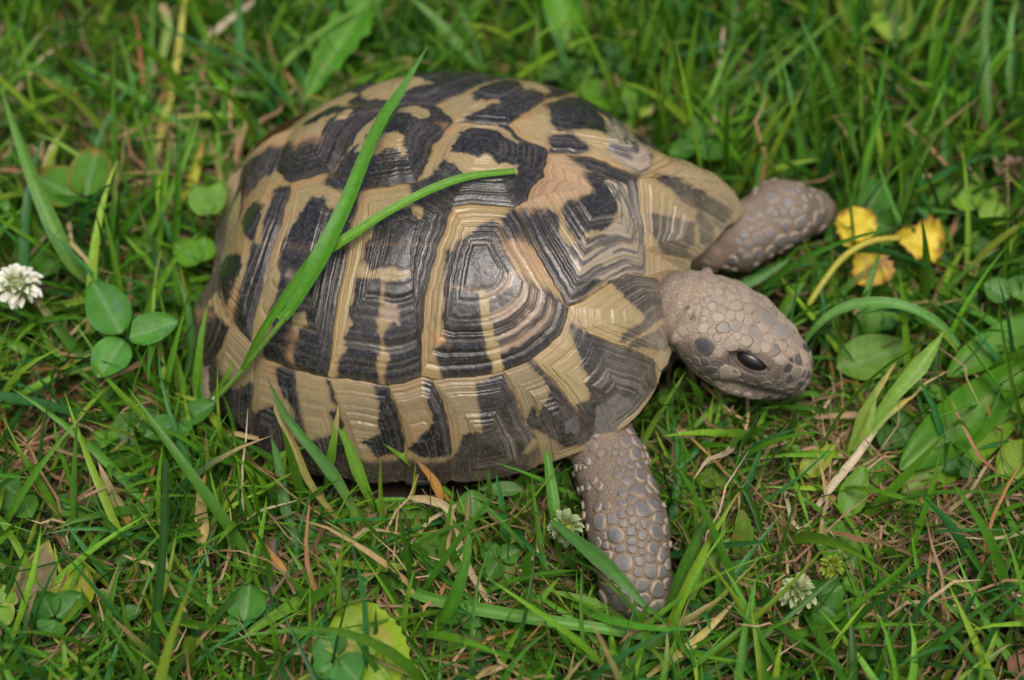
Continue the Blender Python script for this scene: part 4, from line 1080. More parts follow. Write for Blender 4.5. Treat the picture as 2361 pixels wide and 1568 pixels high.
def ribbon(name, path, w, col, parent=None, roll=0.0, taper=(.35, 1.0, 0.0), fold=.22, n=34, tip=None, matl=None, root=None, wmid=.4, width_fn=None, spots=0.0):
    """a grass blade along a path of photo points; w in photo pixels"""
    col = np.array(col) * ([1.25, 1.12, .7] if col[1] > col[0] else [.85, .85, .85])
    C = spline([pt(p) for p in path], n); t = np.linspace(0, 1, n)
    T = np.gradient(C, axis=0); T /= np.linalg.norm(T, axis=1, keepdims=True)
    upv = np.array([0, -.62, .78]) if len(path[-1]) == 4 else np.array([0, -.45, 1.0]); S_ = np.cross(T, upv); S_ /= np.linalg.norm(S_, axis=1, keepdims=True); Nr = np.cross(S_, T)
    a = roll + .25 * np.sin(t * 3 + len(path)); Sd = S_ * np.cos(a)[:, None] + Nr * np.sin(a)[:, None]; Nr = np.cross(Sd, T)
    wf = np.interp(t, [0, wmid, .8, 1], [taper[0], 1, (1 + taper[2]) * .5 if taper[1] == 1 else taper[1], taper[2]]) if width_fn is None else width_fn(t)
    hw = w * K78 * .5 * wf * (1 + .05 * noise(t * 9, len(path) * 3.3, 0, 5)) + .004
    cols = []; V = []
    K = np.array([-1, -.5, 0, .5, 1.0])
    for k in K:
        V.append(C + Sd * (hw * k)[:, None] + Nr * (hw * fold * (abs(k) - .3) + (.0 if k else -.02))[:, None])
        c = np.tile(np.array(col), (n, 1)) * (1 + .12 * noise(t * 6, k * 3, w, 7))[:, None] * (1.18 if k == 0 else 1.0)
        if root is not None: b = sstep(.35, 0, t)[:, None]; c = c * (1 - b) + np.array(root) * b
        if tip is not None: b = sstep(.62, .95, t + .08 * k)[:, None]; c = c * (1 - b) + np.array(tip) * b
        if spots: b = sstep(.2, .5, noise(t * 7, k * 1.5, w, 9))[:, None] * spots; c = c * (1 - b) + np.array((.25, .12, .04)) * b
        cols.append(c)
    V = np.stack(V, 1).reshape(-1, 3); cc = np.stack(cols, 1).reshape(-1, 3)
    return mesh_np(name, V, grid_faces(n, 5), matl or M_GRASS, parent, cc)
def tube(name, path, r, col, parent=None, n=20, k=8, tipc=None, matl=None, r2=None):
    C = spline([p if not isinstance(p, tuple) else pt(p) for p in path], n); t = np.linspace(0, 1, n)
    T = np.gradient(C, axis=0); T /= np.linalg.norm(T, axis=1, keepdims=True)
    S_ = np.cross(T, [.1, -.45, 1.0]); S_ /= np.linalg.norm(S_, axis=1, keepdims=True); Nr = np.cross(S_, T)
    a = np.linspace(0, 2 * np.pi, k, endpoint=False); rr = np.interp(t, [0, 1], [r, r2 if r2 is not None else r])
    rr[0] *= .3; rr[-1] *= .3
    V = C[:, None] + (S_[:, None] * np.cos(a)[None, :, None] + Nr[:, None] * np.sin(a)[None, :, None]) * rr[:, None, None]
    c = np.tile(np.array(col), (n, 1))
    if tipc is not None: c = c * (1 - t[:, None]) + np.array(tipc) * t[:, None]
    return mesh_np(name, V.reshape(-1, 3), grid_faces(n, k, True), matl or M_GRASS, parent, np.repeat(c, k, 0))
SHAPES = {
 'clover': lambda t: np.sin(np.pi * np.clip(t, 0, 1) ** .80) ** .62,
 'round': lambda t: np.sqrt(np.clip(1 - (2 * t - 1) ** 2, 0, 1)) ** .9,
 'lance': lambda t: np.sin(np.pi * t ** .75) ** .9,
 'fan': lambda t: np.clip(t * 1.6, 0, 1) ** .8 * np.sqrt(np.clip(1 - ((t - .55) / .45).clip(0, 1) ** 3, 0, 1)),
}
def leaf(name, b, t_, wpx, col, parent=None, shape='clover', cup=.18, droop=.10, roll=0.0, fold=.0, teeth=0.0, nteeth=9, edge=None, blotch=None, mid=None, wav=.0, seed=0, n=22, m=13):
    B0, T0 = pt(b) if isinstance(b, tuple) else b, pt(t_) if isinstance(t_, tuple) else t_
    D_ = T0 - B0; Ln = np.linalg.norm(D_); D_ = D_ / Ln
    S_ = np.cross(D_, [0, -.35, 1.0]); S_ /= np.linalg.norm(S_); Nn_ = np.cross(S_, D_)
    S2 = S_ * math.cos(roll) + Nn_ * math.sin(roll); Nn_ = np.cross(S2, D_); S_ = S2
    if Nn_[2] < 0: Nn_ = -Nn_
    u = np.linspace(0, 1, n); s = np.linspace(-1, 1, m)
    Ug, Sg = np.meshgrid(u, s, indexing='ij'); W = wpx * K78 * .5
    wf = SHAPES[shape](Ug)
    if teeth: wf = wf * (1 + teeth * (np.abs(((Ug * nteeth) % 1) - .35) - .3) * (np.abs(Sg) > .6))
    if shape == 'clover': Uh = Ug - .05 * (1 - np.abs(Sg)) ** 2 * sstep(.8, 1, Ug)
    else: Uh = Ug
    X = Sg * wf * W * (1 + .05 * noise(Ug * 4, np.sign(Sg) * 3, seed, 6)); 
    Hh = cup * W * Sg ** 2 + fold * W * np.abs(Sg) - droop * Ln * (Uh - .15) ** 2 + wav * W * noise(Ug * 5, Sg * 2.2, seed, 8) * np.abs(Sg) + .03 * W * noise(Ug * 9, Sg * 5, seed, 9)
    V = B0 + D_ * (Uh * Ln)[..., None] + S_ * X[..., None] + Nn_ * Hh[..., None]
    col = np.array(col) * ([1.35, 1.25, .5] if col[1] > col[0] else [1, 1, 1])
    c = np.tile(np.array(col), (n, m, 1)) * (1 + .16 * fbm(Ug * 4, Sg * 2.5, seed, 10))[..., None]
    if mid is not None:
        w = np.exp(-(np.abs(Sg) * wf / .09) ** 2)[..., None] * .5; c = c * (1 - w) + np.array(mid) * w
    if edge is not None:
        w = sstep(.78, 1.0, np.maximum(np.abs(Sg), Ug * 1.0) + .12 * noise(Ug * 7, Sg * 4, seed, 11))[..., None]; c = c * (1 - w) + np.array(edge) * w
    if blotch is not None:
        w = sstep(.15, .4, fbm(Ug * 3.2, Sg * 2.2, seed + 3, 12))[..., None] * .85; c = c * (1 - w) + np.array(blotch) * w
    uv = np.stack([(Sg * wf * W / Ln), Ug], -1).reshape(-1, 2)
    return mesh_np(name, V.reshape(-1, 3), grid_faces(n, m), M_LEAF, parent, np.clip(c.reshape(-1, 3), .003, 1), uv=uv)

GR = (.085, .215, .026); GD = (.045, .135, .022); GB = (.05, .15, .045); GY = (.17, .27, .035); GP = (.15, .26, .06)
TN = (.42, .31, .15); BR = (.22, .12, .05); OR = (.42, .20, .04); YL = (.50, .40, .06)
CL = (.052, .165, .045); CB = (.045, .13, .06); CP = (.16, .27, .07)

# ---- the two long blades that lie over the shell, with their shared culm
t = empty('grass_plant', pt((500, 918, 's', .3)), 'tall bright green grass stem with broad blades leaning over the shell', 'grass plant')
tube('stalk', [(492, 925, 's', .25), (560, 852, 's', .5), (620, 778, 's', .7), (672, 715, 's', .85)], .085, (.16, .30, .05), t)
ribbon('blade', [(655, 735, 'd', 58.6), (690, 680, 'd', 58.4), (740, 590, 'd', 58.25), (800, 465, 'd', 58.6), (868, 300, 'd', 59.7), (925, 208, 'd', 60.8), (985, 108, 'd', 62.1)], 44, (.055, .20, .018), t, .1, taper=(.45, 1, .03), wmid=.33, fold=.3, n=60, tip=(.10, .25, .05))
ribbon('blade', [(560, 852, 'd', 60.3), (610, 755, 'd', 59.2), (690, 640, 'd', 58.5), (770, 520, 'd', 58.6), (850, 350, 'd', 59.8), (928, 236, 'd', 61.2)], 24, (.06, .19, .02), t, -.3, taper=(.5, 1, .05), fold=.3, n=50)
ribbon('blade', [(640, 735, 's', .75), (710, 620, 's', .7), (790, 555, 's', .65), (930, 468, 's', .6), (1060, 412, 's', .55), (1188, 394, 's', .5)], 24, (.085, .24, .03), t, .1, taper=(.5, 1, .55), fold=.3, n=46)
tube('node', [(487, 930, 's', .22), (500, 915, 's', .3)], .11, (.40, .42, .25), t, n=6)
settle(t)

def single(path, w, col, label, cat='grass strand', name='grass_strand', **kw):
    o = ribbon(name, path, w, col, None, **kw); tag(o, label, cat); return o
# ---- blades in front of the flank
single([(855, 1260, .1), (790, 1130, 1.6), (740, 1060, 2.4), (660, 960, 3.4), (614, 868, 4.4)], 30, GB, 'bluish green blade rising in front of the shell rear flank', root=GY)
single([(815, 1240, .1), (725, 1130, 1.5), (680, 1040, 2.4), (652, 975, 2.9), (636, 938, 3.1), (650, 930, 2.9)], 22, (.30, .27, .07), 'yellowing folded blade with a hooked pale tip by the shell', tip=TN, spots=.4)
single([(750, 1130, .3), (765, 1040, 1.9), (782, 928, 3.2)], 22, GR, 'short light green blade with straw tip against the yellow marginals', tip=TN)
single([(752, 1120, .3), (788, 1015, 2.0), (816, 925, 3.1)], 18, GB, 'slim dark green blade crossing behind the straw tipped one')
single([(1045, 1145, .4), (950, 1065, 1.6), (880, 1010, 2.3), (835, 975, 2.7)], 24, GR, 'diagonal green blade with a brown point before the lower flank', tip=(.33, .22, .12))
single([(945, 1175, .2), (965, 1060, 1.8), (985, 980, 2.6), (1008, 890, 3.6)], 14, GY, 'thin upright yellow green blade before the middle marginals')
single([(1035, 1155, .3), (985, 1080, 1.4), (955, 980, 2.6), (926, 862, 3.9)], 20, GR, 'green blade with rusty orange base in front of the flank', root=OR)
single([(868, 1185, .2), (830, 1100, 1.3), (800, 1020, 2.1), (772, 960, 2.7)], 30, GR, 'broad green blade standing at the foot of the flank')
single([(700, 1290, .1), (660, 1180, 1.0), (640, 1060, 1.9), (625, 1010, 2.3)], 26, GB, 'leaning green blade at the rear lower corner of the shell')
single([(500, 1010, .8), (540, 1000, 1.0), (600, 1010, 1.3), (640, 985, 1.6)], 12, TN, 'dry bent straw lying by the rear edge of the shell', 'straw', 'straw', matl=M_STRAW, tip=OR)
single([(575, 1170, .2), (610, 1090, 1.2), (650, 1050, 1.6), (720, 1025, 1.8)], 24, GR, 'short arched green blade under the rear marginals')
single([(470, 1010, .2), (455, 900, 1.6), (462, 790, 3.0), (480, 700, 3.8)], 22, GR, 'tall green blade standing against the rear edge of the shell')
single([(420, 900, .2), (440, 800, 1.4), (430, 700, 2.4), (405, 620, 3.0)], 20, GB, 'narrow blade curving left behind the rear marginals')
single([(520, 1060, .2), (500, 980, 1.2), (460, 930, 1.8), (400, 905, 1.9)], 18, GY, 'yellow green blade bending left at the rear corner of the shell')
single([(445, 1000, .1), (470, 950, .9), (520, 870, 2.6), (540, 820, 3.2)], 14, GR, 'thin blade leaning right onto the rear marginals')
# ---- foreground
single([(960, 1495, .3), (1035, 1405, 2.0), (1072, 1300, 3.2), (1084, 1205, 4.0)], 30, (.04, .15, .016), 'dark upright blade in front of the cream straw', tip=GR)
single([(1145, 1415, .3), (1085, 1320, .9), (1050, 1235, 1.3), (1030, 1172, 1.6), (985, 1152, 1.5), (940, 1150, 1.2)], 22, (.45, .35, .19), 'thick cream straw bent like an elbow below the shell', 'straw', 'straw', matl=M_STRAW, tip=TN, taper=(.4, 1, .6))
single([(1020, 1165, 1.3), (1000, 1110, 1.8), (955, 1055, 2.3)], 22, OR, 'orange brown withered blade leaning on the cream straw', 'dry strand', 'dry_strand', tip=BR)
single([(885, 1332, .8), (1000, 1382, 1.4), (1200, 1422, 1.6), (1400, 1452, 1.4), (1560, 1485, .9)], 30, (.085, .24, .06), 'long thick green stem lying across the bottom of the lawn', 'rush', 'rush', taper=(.7, 1, .5), fold=.5, n=50)
single([(1270, 1200, 2.4), (1400, 1305, 2.9), (1500, 1412, 2.6)], 36, GB, 'soft blurred green blade slanting over the near front foot', taper=(.3, 1, .1))
single([(1290, 1290, .5), (1278, 1180, 1.7), (1264, 1070, 2.3), (1262, 1035, 2.5)], 28, (.05, .17, .02), 'flat dark green blade standing between straw and near foreleg')
single([(1530, 1420, .5), (1590, 1280, 2.2), (1640, 1160, 3.3)], 30, GD, 'dark broad blade to the right of the near foreleg')
single([(1440, 1425, .5), (1350, 1385, .9), (1260, 1360, 1.1)], 24, GR, 'short green blade lying in front of the near foot')
single([(1150, 1500, .2), (1230, 1400, 1.8), (1290, 1330, 2.4)], 20, GR, 'mid green blade crossing the long lying stem')
single([(735, 1345, .5), (690, 1385, .8), (600, 1440, 1.0), (560, 1470, .9)], 30, GR, 'bright blade pointing right above the pale rounded leaf')
single([(960, 1300, 1.4), (900, 1308, 1.5), (800, 1300, 1.1), (740, 1290, .7)], 22, GY, 'yellow green blade lying flat left of the cream straw')
single([(350, 1560, .6), (362, 1400, 2.4), (378, 1240, 4.2), (384, 1060, 6.0)], 20, (.02, .07, .018), 'nearly black green stalk standing at lower left', 'rush', 'rush', taper=(1, 1, .6), fold=.5)
single([(470, 1345, .2), (466, 1230, 1.2), (463, 1150, 1.9), (474, 1090, 2.5)], 32, (.45, .34, .12), 'upright straw yellow blade with a brown tip', 'dry strand', 'dry_strand', tip=(.35, .14, .05), matl=M_STRAW)
single([(305, 1215, .6), (262, 1150, 1.3), (225, 1062, 2.0)], 30, (.30, .28, .10), 'withered blade with cream tip at lower left', 'dry strand', 'dry_strand', tip=TN, root=OR)
single([(600, 1480, .3), (618, 1380, .8), (632, 1240, 1.5)], 34, (.11, .065, .065), 'dull purple brown strip of dead leaf', 'dead leaf', 'dead_leaf', matl=M_STRAW, taper=(.5, 1, .2))
single([(680, 1370, .8), (650, 1310, 1.2), (600, 1250, 1.4), (575, 1220, 1.2)], 16, OR, 'bent orange stalk lying over the purple brown strip', 'dry strand', 'dry_strand', root=TN)
single([(1490, 1560, .8), (1600, 1480, 1.3), (1705, 1375, 1.8)], 22, (.42, .36, .10), 'straight yellow straw at the lower centre right', 'straw', 'straw', tip=TN, matl=M_STRAW)
single([(1620, 1560, .8), (1780, 1450, 1.8), (1930, 1325, 2.6)], 13, (.05, .13, .05), 'long thin dark rush running to the green seed heads', 'rush', 'rush', taper=(1, 1, .6), fold=.5)
single([(1878, 1175, .8), (1925, 1110, 1.2), (1975, 1050, 1.4), (2022, 985, 1.4)], 20, (.50, .42, .27), 'pale flattened straw lying diagonally at right', 'straw', 'straw', matl=M_STRAW, taper=(.5, 1, .6))
single([(2020, 990, 1.4), (1985, 960, 1.5), (1910, 960, 1.2), (1860, 965, .9)], 18, (.33, .22, .12), 'limp brown dead blade hanging on the pale straw', 'dry strand', 'dry_strand', matl=M_STRAW)
single([(1700, 1290, .3), (1712, 1230, 1.0), (1708, 1175, 1.5)], 56, (.07, .15, .02), 'broad olive blade with brown specks below the head', spots=.5, taper=(.3, 1, .2), fold=.1)
# ---- pale leafy grass shoot at right
t = empty('grass_shoot', pt((1955, 1050, .8)), 'pale green leafy grass shoot with yellow tips right of the head', 'grass shoot')
ribbon('blade', [(1955, 1050, .8), (1995, 945, 2.0), (2066, 832, 3.0)], 26, GP, t, tip=(.40, .30, .10), fold=.15)
ribbon('blade', [(1985, 1010, 1.2), (2060, 910, 2.4), (2130, 830, 3.0), (2178, 762, 3.3)], 44, (.13, .27, .06), t, fold=.3, wmid=.6)
ribbon('blade', [(1975, 1030, 1.1), (2030, 965, 1.7), (2104, 914, 2.0)], 30, (.17, .27, .06), t, tip=(.45, .34, .06), fold=.15)
ribbon('blade', [(1965, 1040, 1.0), (2000, 985, 1.7), (2020, 900, 2.4)], 24, GP, t, fold=.2)
tube('stalk', [(1950, 1070, .4), (1990, 1000, 1.2), (2080, 880, 2.5)], .05, (.40, .36, .18), t)
settle(t)
single([(1845, 805, 1.4), (1885, 750, 2.4), (1945, 710, 3.0), (2030, 697, 3.4), (2110, 715, 3.4), (2170, 752, 2.8), (2210, 800, 2.0)], 28, (.09, .235, .08), 'thick arching green blade curving right of the head', fold=.35, n=50, taper=(.3, 1, .5))
single([(1560, 1020, .6), (1660, 930, 1.0), (1750, 640, 1.0)][:2] + [(1700, 925, .9)], 18, GR, 'short green blade under the chin')
single([(1660, 670, .9), (1740, 645, 1.3), (1832, 590, 1.6)], 28, (.06, .17, .06), 'blue green blade between the head and the far foreleg', fold=.3)
# ---- upper left
single([(215, 660, 1.4), (160, 600, 2.6), (95, 460, 3.8), (45, 330, 4.6), (0, 195, 5.4)], 42, (.07, .19, .04), 'broad green blade slanting down the left edge', root=GP, n=44)
single([(205, 130, 1.0), (215, 250, 1.0), (225, 360, .6)], 32, (.035, .13, .05), 'blue green blade standing upright at upper left', taper=(.6, 1, .6))
single([(345, 405, .5), (370, 310, 1.0), (402, 180, 1.8), (428, -5, 3.2)], 20, (.33, .36, .11), 'pale yellow green stalk standing at upper left', 'rush', 'rush', root=(.45, .42, .28), taper=(.9, 1, .8), fold=.5)
single([(372, 150, 1.6), (385, 60, 2.2), (372, 10, 2.6)], 28, (.17, .28, .10), 'pale cut blade with a dry end beside the yellow stalk', tip=TN, taper=(.5, 1, .8))
single([(352, 300, .6), (330, 180, 1.6), (312, 30, 2.8)], 15, (.30, .13, .05), 'thin reddish brown dead stem left of the yellow stalk', 'dry strand', 'dry_strand', matl=M_STRAW)
single([(545, 245, .8), (552, 120, 2.2), (548, -5, 3.6)], 34, (.04, .16, .06), 'wide blue green blade standing at the top left')
single([(760, 245, .6), (600, 222, 1.2), (470, 205, 1.5), (390, 200, 1.3)], 22, (.09, .24, .06), 'horizontal green blade left of the shell top')
single([(550, 268, 1.2), (470, 266, 1.3), (385, 272, 1.1)], 20, (.20, .30, .05), 'short cut yellow green stub lying left of the shell', tip=TN)
single([(420, 460, .9), (448, 405, 1.4), (468, 325, 2.0)], 28, (.30, .34, .04), 'yellow green blade with an orange tip left of the shell', tip=OR, taper=(.4, 1, .05))
single([(600, 235, 1.2), (650, 150, 1.8), (760, 60, 2.4), (880, -5, 2.8)], 20, GR, 'long green blade pointing up and right above the shell rear')
single([(470, 100, 1.8), (510, 60, 2.0), (590, 0, 2.2)], 20, (.45, .38, .26), 'pale straw piece lying at the top left', 'straw', 'straw', matl=M_STRAW, taper=(.6, 1, .6))
# ---- top and right
single([(1135, 190, 1.0), (1060, 110, 2.2), (1000, 40, 3.0), (940, -10, 3.6)], 32, (.09, .22, .07), 'light green blade slanting up left above the shell apex', root=GD)
single([(1120, 185, 1.0), (1090, 90, 2.2), (1050, -5, 3.2)], 22, GB, 'blue green blade standing behind the shell apex')
single([(1315, 200, 1.0), (1290, 110, 2.2), (1250, 10, 3.2)], 22, (.06, .18, .06), 'dark green blade right of the shell apex')
single([(1320, 215, .8), (1342, 200, 1.2), (1372, 130, 2.2)], 24, (.11, .26, .06), 'short light green blade beside the brown bud')
single([(1440, 278, .8), (1475, 262, 1.1), (1515, 248, 1.2)], 24, (.20, .33, .05), 'thick cut green stub with a cream end behind the shell', tip=(.45, .36, .18), taper=(.7, 1, .8), fold=.5)
single([(1632, 345, .6), (1648, 255, 1.3), (1668, 60, 2.8)], 11, (.48, .40, .28), 'thin whitish straw above the three leaved clover', 'straw', 'straw', matl=M_STRAW, taper=(1, 1, .5))
single([(1590, 300, .6), (1760, 150, 2.4), (1900, 25, 3.6)], 11, GR, 'thin straight blade running to the upper right')
single([(1615, 340, .6), (1800, 150, 2.6), (1965, 5, 4.0)], 15, (.08, .22, .03), 'longer straight blade parallel to the thin one')
single([(2310, 430, .5), (2275, 260, 2.6), (2268, 100, 4.0), (2280, -10, 5.0)], 32, GD, 'tall broad dark blade at the upper right', taper=(.7, 1, .6))
single([(2345, 330, .8), (2325, 180, 2.4), (2330, 60, 3.4), (2345, -5, 4.0)], 20, (.10, .26, .09), 'glossy light green blade at the top right corner')
single([(2330, 500, .6), (2280, 330, 1.6), (2240, 200, 2.4)], 14, (.36, .26, .14), 'slanting brown straw at the upper right', 'straw', 'straw', matl=M_STRAW)
single([(2265, 415, .6), (2255, 330, 1.3), (2270, 260, 1.8)], 14, (.45, .32, .05), 'thin golden yellow blade at the right', 'dry strand', 'dry_strand')
single([(1750, 430, .5), (1740, 330, 1.6), (1775, 150, 3.0)], 22, (.05, .17, .02), 'upright green blade above the far foreleg')
single([(1565, 400, .4), (1640, 210, 2.8), (1690, 90, 3.6)], 18, GR, 'bright blade standing right of the shell front')
single([(2150, 640, .4), (2190, 540, 1.2), (2220, 470, 1.6)], 16, (.25, .14, .06), 'brown dead stem right of the yellow leaf', 'dry strand', 'dry_strand', matl=M_STRAW)

# ---- clovers
def clover(label, hub, leafs, col=CL, stalk=None, z=2.0, seed=0, **kw):
    t = empty('clover', at(hub[0], hub[1], z), label, 'clover')
    for k, (tx, ty, w, dz) in enumerate(leafs):
        leaf('leaflet', (hub[0] + (tx - hub[0]) * .06, hub[1] + (ty - hub[1]) * .06, z), (tx, ty, z + dz), w, np.array(col) * (1 + .08 * (k - 1)), t, 'clover', mid=(.16, .27, .12), seed=seed + k, cup=kw.get('cup', .2), droop=kw.get('droop', .12), edge=kw.get('edge'), blotch=kw.get('blotch'), roll=kw.get('roll', 0) * (k - 1), fold=.12)
    b = at(hub[0], hub[1], z); e = np.array([b[0] + (stalk or .4), b[1] + .5, -.1])
    tube('stalk', [b, b * .5 + e * .5 + np.array([.1, .1, .2]), e], .035, (.12, .22, .06), t, n=10, k=6)
    settle(t); return t
clover('large clover with three bluish green leaflets at the left', (288, 782), [(212, 648, 105, .5), (412, 738, 80, .3), (222, 872, 95, -.2)], (.05, .175, .055), z=3.4, seed=1, blotch=(.09, .22, .09))
clover('clover with two wide bitten leaflets at upper left', (196, 466), [(222, 338, 112, .5), (75, 402, 115, .2)], (.055, .165, .035), z=2.6, seed=5, edge=(.22, .16, .03))
clover('small clover with pale leaflets against the shell rear', (480, 505), [(448, 425, 62, .4), (510, 418, 60, .3)], (.10, .23, .08), z=2.6, seed=9)
clover('neat three leaved clover right of the shell front', (1605, 337), [(1602, 264, 66, .4), (1536, 355, 56, .1), (1670, 362, 60, .1)], (.045, .155, .04), z=1.8, seed=12)
clover('clover with a single round leaflet below the shell rim', (1090, 1200), [(1088, 1128, 74, .4)], (.065, .17, .075), z=1.3, seed=15)
clover('clover with round dark leaflets at the lower left', (128, 1428), [(92, 1368, 68, .1), (188, 1368, 74, .2), (110, 1470, 72, -.1)], (.035, .14, .04), z=1.4, seed=18)
clover('clover with overlapping leaflets at the left edge', (50, 1150), [(-15, 1095, 64, .3), (75, 1195, 66, .1), (5, 1185, 60, .1)], (.05, .16, .05), z=1.5, seed=22)
clover('clover with one large leaflet right of the purple strip', (560, 1440), [(575, 1345, 92, .4), (520, 1440, 60, 0)], (.045, .16, .045), z=1.2, seed=26)
clover('dull green clover under the long lying stem', (1060, 1450), [(1000, 1490, 66, .1), (1105, 1500, 60, .1), (1045, 1405, 60, .1)], (.05, .14, .055), z=.8, seed=30)
clover('blue green clover beside the pale rounded leaf', (780, 1520), [(735, 1465, 86, .3), (725, 1560, 70, .1), (830, 1575, 80, .1)], (.045, .16, .075), z=1.7, seed=34)
clover('dark clover behind the yellow leaf, nearest the far foot', (1990, 505), [(1900, 555, 66, .1), (2035, 412, 96, .5), (2060, 530, 84, .2)], (.035, .125, .03), z=1.4, seed=38)
clover('light green clover at the right above the yellow leaf', (2250, 490), [(2200, 425, 84, .3), (2290, 430, 66, .2), (2330, 500, 72, .1)], (.12, .26, .045), z=1.8, seed=42, edge=(.2, .2, .05))
clover('clover with a dark oval leaflet near the right edge', (2230, 560), [(2305, 595, 60, .1), (2255, 520, 44, .1)], (.04, .13, .045), z=1.1, seed=46)
clover('blue green clover behind the shell at the top', (1412, 140), [(1405, 92, 54, .2), (1382, 168, 44, .0), (1452, 166, 46, .0)], (.035, .12, .065), z=1.7, seed=50)
clover('green clover with a folded leaflet left of the shell', (470, 610), [(400, 560, 74, .2), (470, 545, 62, .3)], (.07, .20, .03), z=1.7, seed=54)
clover('clover at the right edge with bluish leaflets', (2330, 690), [(2268, 652, 70, .2), (2375, 640, 66, .3)], (.06, .17, .08), z=2.0, seed=58)
clover('dark clover half hidden under the green seed heads', (1880, 1385), [(1940, 1430, 84, .0), (1850, 1345, 74, .1), (1945, 1350, 64, .1)], (.04, .14, .045), z=1.1, seed=62)
clover('clover whose leaflet touches the rear marginals', (415, 975), [(497, 925, 58, .5), (330, 1005, 64, .1), (430, 1010, 50, .0)], (.04, .15, .05), z=1.6, seed=66)
clover('low clover between the foot and the lower right', (1660, 1095), [(1610, 1115, 50, .1), (1700, 1120, 50, .1)], (.08, .17, .03), z=.9, seed=70)
clover('dark clover beside the green blade left of the foreleg', (1150, 1290), [(1120, 1340, 54, 0), (1200, 1265, 50, .1), (1110, 1255, 48, .1)], (.04, .13, .045), z=.8, seed=74)
clover('pale leaved clover cut by the left edge', (-5, 1400), [(20, 1350, 78, .2), (25, 1440, 60, .0)], (.12, .25, .06), z=1.5, seed=78, edge=(.4, .35, .15))
clover('clover in the shade above the white flower', (120, 600), [(100, 640, 74, .1), (60, 560, 60, .1)], (.035, .12, .025), z=1.3, seed=82)
clover('dull green clover low at the far right bottom', (2060, 985), [(2035, 1040, 66, 0), (2110, 1030, 80, 0), (2090, 950, 60, 0)], (.04, .12, .05), z=.7, seed=86)

# ---- broad leaves
def broad(label, b, t_, w, col, cat='weed', name='broadleaf_weed', **kw):
    o = leaf(name, b, t_, w, col, None, kw.pop('shape', 'lance'), n=34, m=17, **kw); return tag(o, label, cat)
broad('long toothed bright green leaf hanging in from the top', (885, -60, 2.6), (690, 235, 1.6), 110, (.045, .17, .02), teeth=.5, nteeth=7, wav=.25, mid=(.2, .35, .08), seed=101, edge=(.10, .28, .03))
broad('glossy oval green leaf with dew at the top', (1315, 122, 1.6), (1272, -60, 3.0), 100, (.06, .20, .02), shape='round', mid=(.13, .3, .04), seed=102, cup=.3)
broad('second glossy leaf tucked behind the oval one', (1335, 130, 1.2), (1340, -40, 2.4), 60, (.06, .19, .02), shape='round', mid=(.13, .3, .04), seed=103)
broad('pale mottled round leaf with toothed edge at the top right', (2062, 100, 1.8), (2040, -60, 2.6), 125, (.17, .28, .085), shape='round', teeth=.3, nteeth=11, blotch=(.24, .28, .12), mid=(.08, .16, .05), seed=104)
broad('broad mid green leaf left of the pale mottled one', (2010, 110, 1.1), (1975, -30, 2.0), 95, (.06, .19, .02), seed=105)
broad('notched green leaf lying behind the shell under the bud', (1340, 205, 1.0), (1480, 240, 1.2), 95, (.075, .21, .02), shape='round', teeth=.4, nteeth=5, seed=106, mid=(.15, .3, .06))
broad('dull blue green leaf behind the shell apex', (1250, 180, 1.0), (1330, 135, 1.8), 50, (.05, .13, .07), seed=107)
broad('big glossy dark leaf reaching in at the right edge', (2070, 1090, .9), (2430, 790, 2.2), 125, (.045, .15, .018), seed=108, mid=(.18, .3, .08), cup=.35, wav=.2)
broad('second broad leaf below the glossy one at the right edge', (2075, 1140, .6), (2400, 900, 1.6), 110, (.085, .19, .022), seed=109, mid=(.2, .3, .08))
broad('soft green leaf edge above the glossy leaf at right', (2180, 870, 1.0), (2430, 700, 1.8), 85, (.06, .18, .035), seed=110)
broad('flat dull green leaf with smooth edge right of the chin', (1925, 850, 1.0), (2118, 790, 1.2), 115, (.075, .175, .05), seed=111, mid=(.13, .24, .09))
broad('dark broad leaf lying by the rear of the shell', (395, 965, .8), (205, 1075, .7), 140, (.035, .13, .018), seed=112, wav=.2)
broad('large pale yellow green rounded leaf at the bottom', (900, 1600, 1.2), (800, 1395, 2.2), 165, (.17, .29, .035), 'weed', 'broadleaf_weed', shape='round', seed=113, blotch=(.30, .27, .05), teeth=.15, nteeth=9, mid=(.22, .34, .06))
broad('second pale yellow green leaf at the bottom edge', (960, 1610, 1.0), (850, 1520, 1.7), 120, (.16, .29, .03), 'weed', 'broadleaf_weed', shape='round', seed=114, teeth=.15)
broad('ribbed green leaf lying under the cream straw', (945, 1240, .8), (1085, 1325, .9), 74, (.06, .17, .025), seed=115, mid=(.12, .24, .06))
broad('withered grey brown leaf at the lower left', (60, 1420, .8), (110, 1240, 1.3), 95, (.20, .165, .08), 'dead leaf', 'dead_leaf', seed=116, wav=.3, edge=(.33, .30, .07))
broad('yellow green decaying leaf beside the grey brown one', (150, 1420, 1.0), (200, 1300, 1.2), 95, (.18, .25, .03), 'weed', 'broadleaf_weed', seed=117, blotch=(.32, .24, .05), wav=.2)
broad('yellowish oval leaf pointing up at lower right', (1845, 1100, .9), (1930, 1020, 1.4), 56, (.18, .24, .05), seed=118)
broad('upright oval green leaf beside the pale straw', (1945, 1195, .7), (1995, 1065, 1.5), 68, (.07, .18, .03), seed=119, mid=(.12, .22, .06))
broad('wide green leaf with pale midrib above the seed heads', (1900, 1200, .7), (1980, 1330, .6), 100, (.055, .16, .025), seed=120, mid=(.17, .28, .12))
broad('light green leaf near the foot tip with torn edge', (1590, 1350, .6), (1680, 1260, 1.2), 52, (.12, .24, .04), seed=121)
broad('small green leaf left of the seed head by the foreleg', (1130, 1340, .5), (1200, 1300, .6), 40, (.06, .16, .04), seed=122)
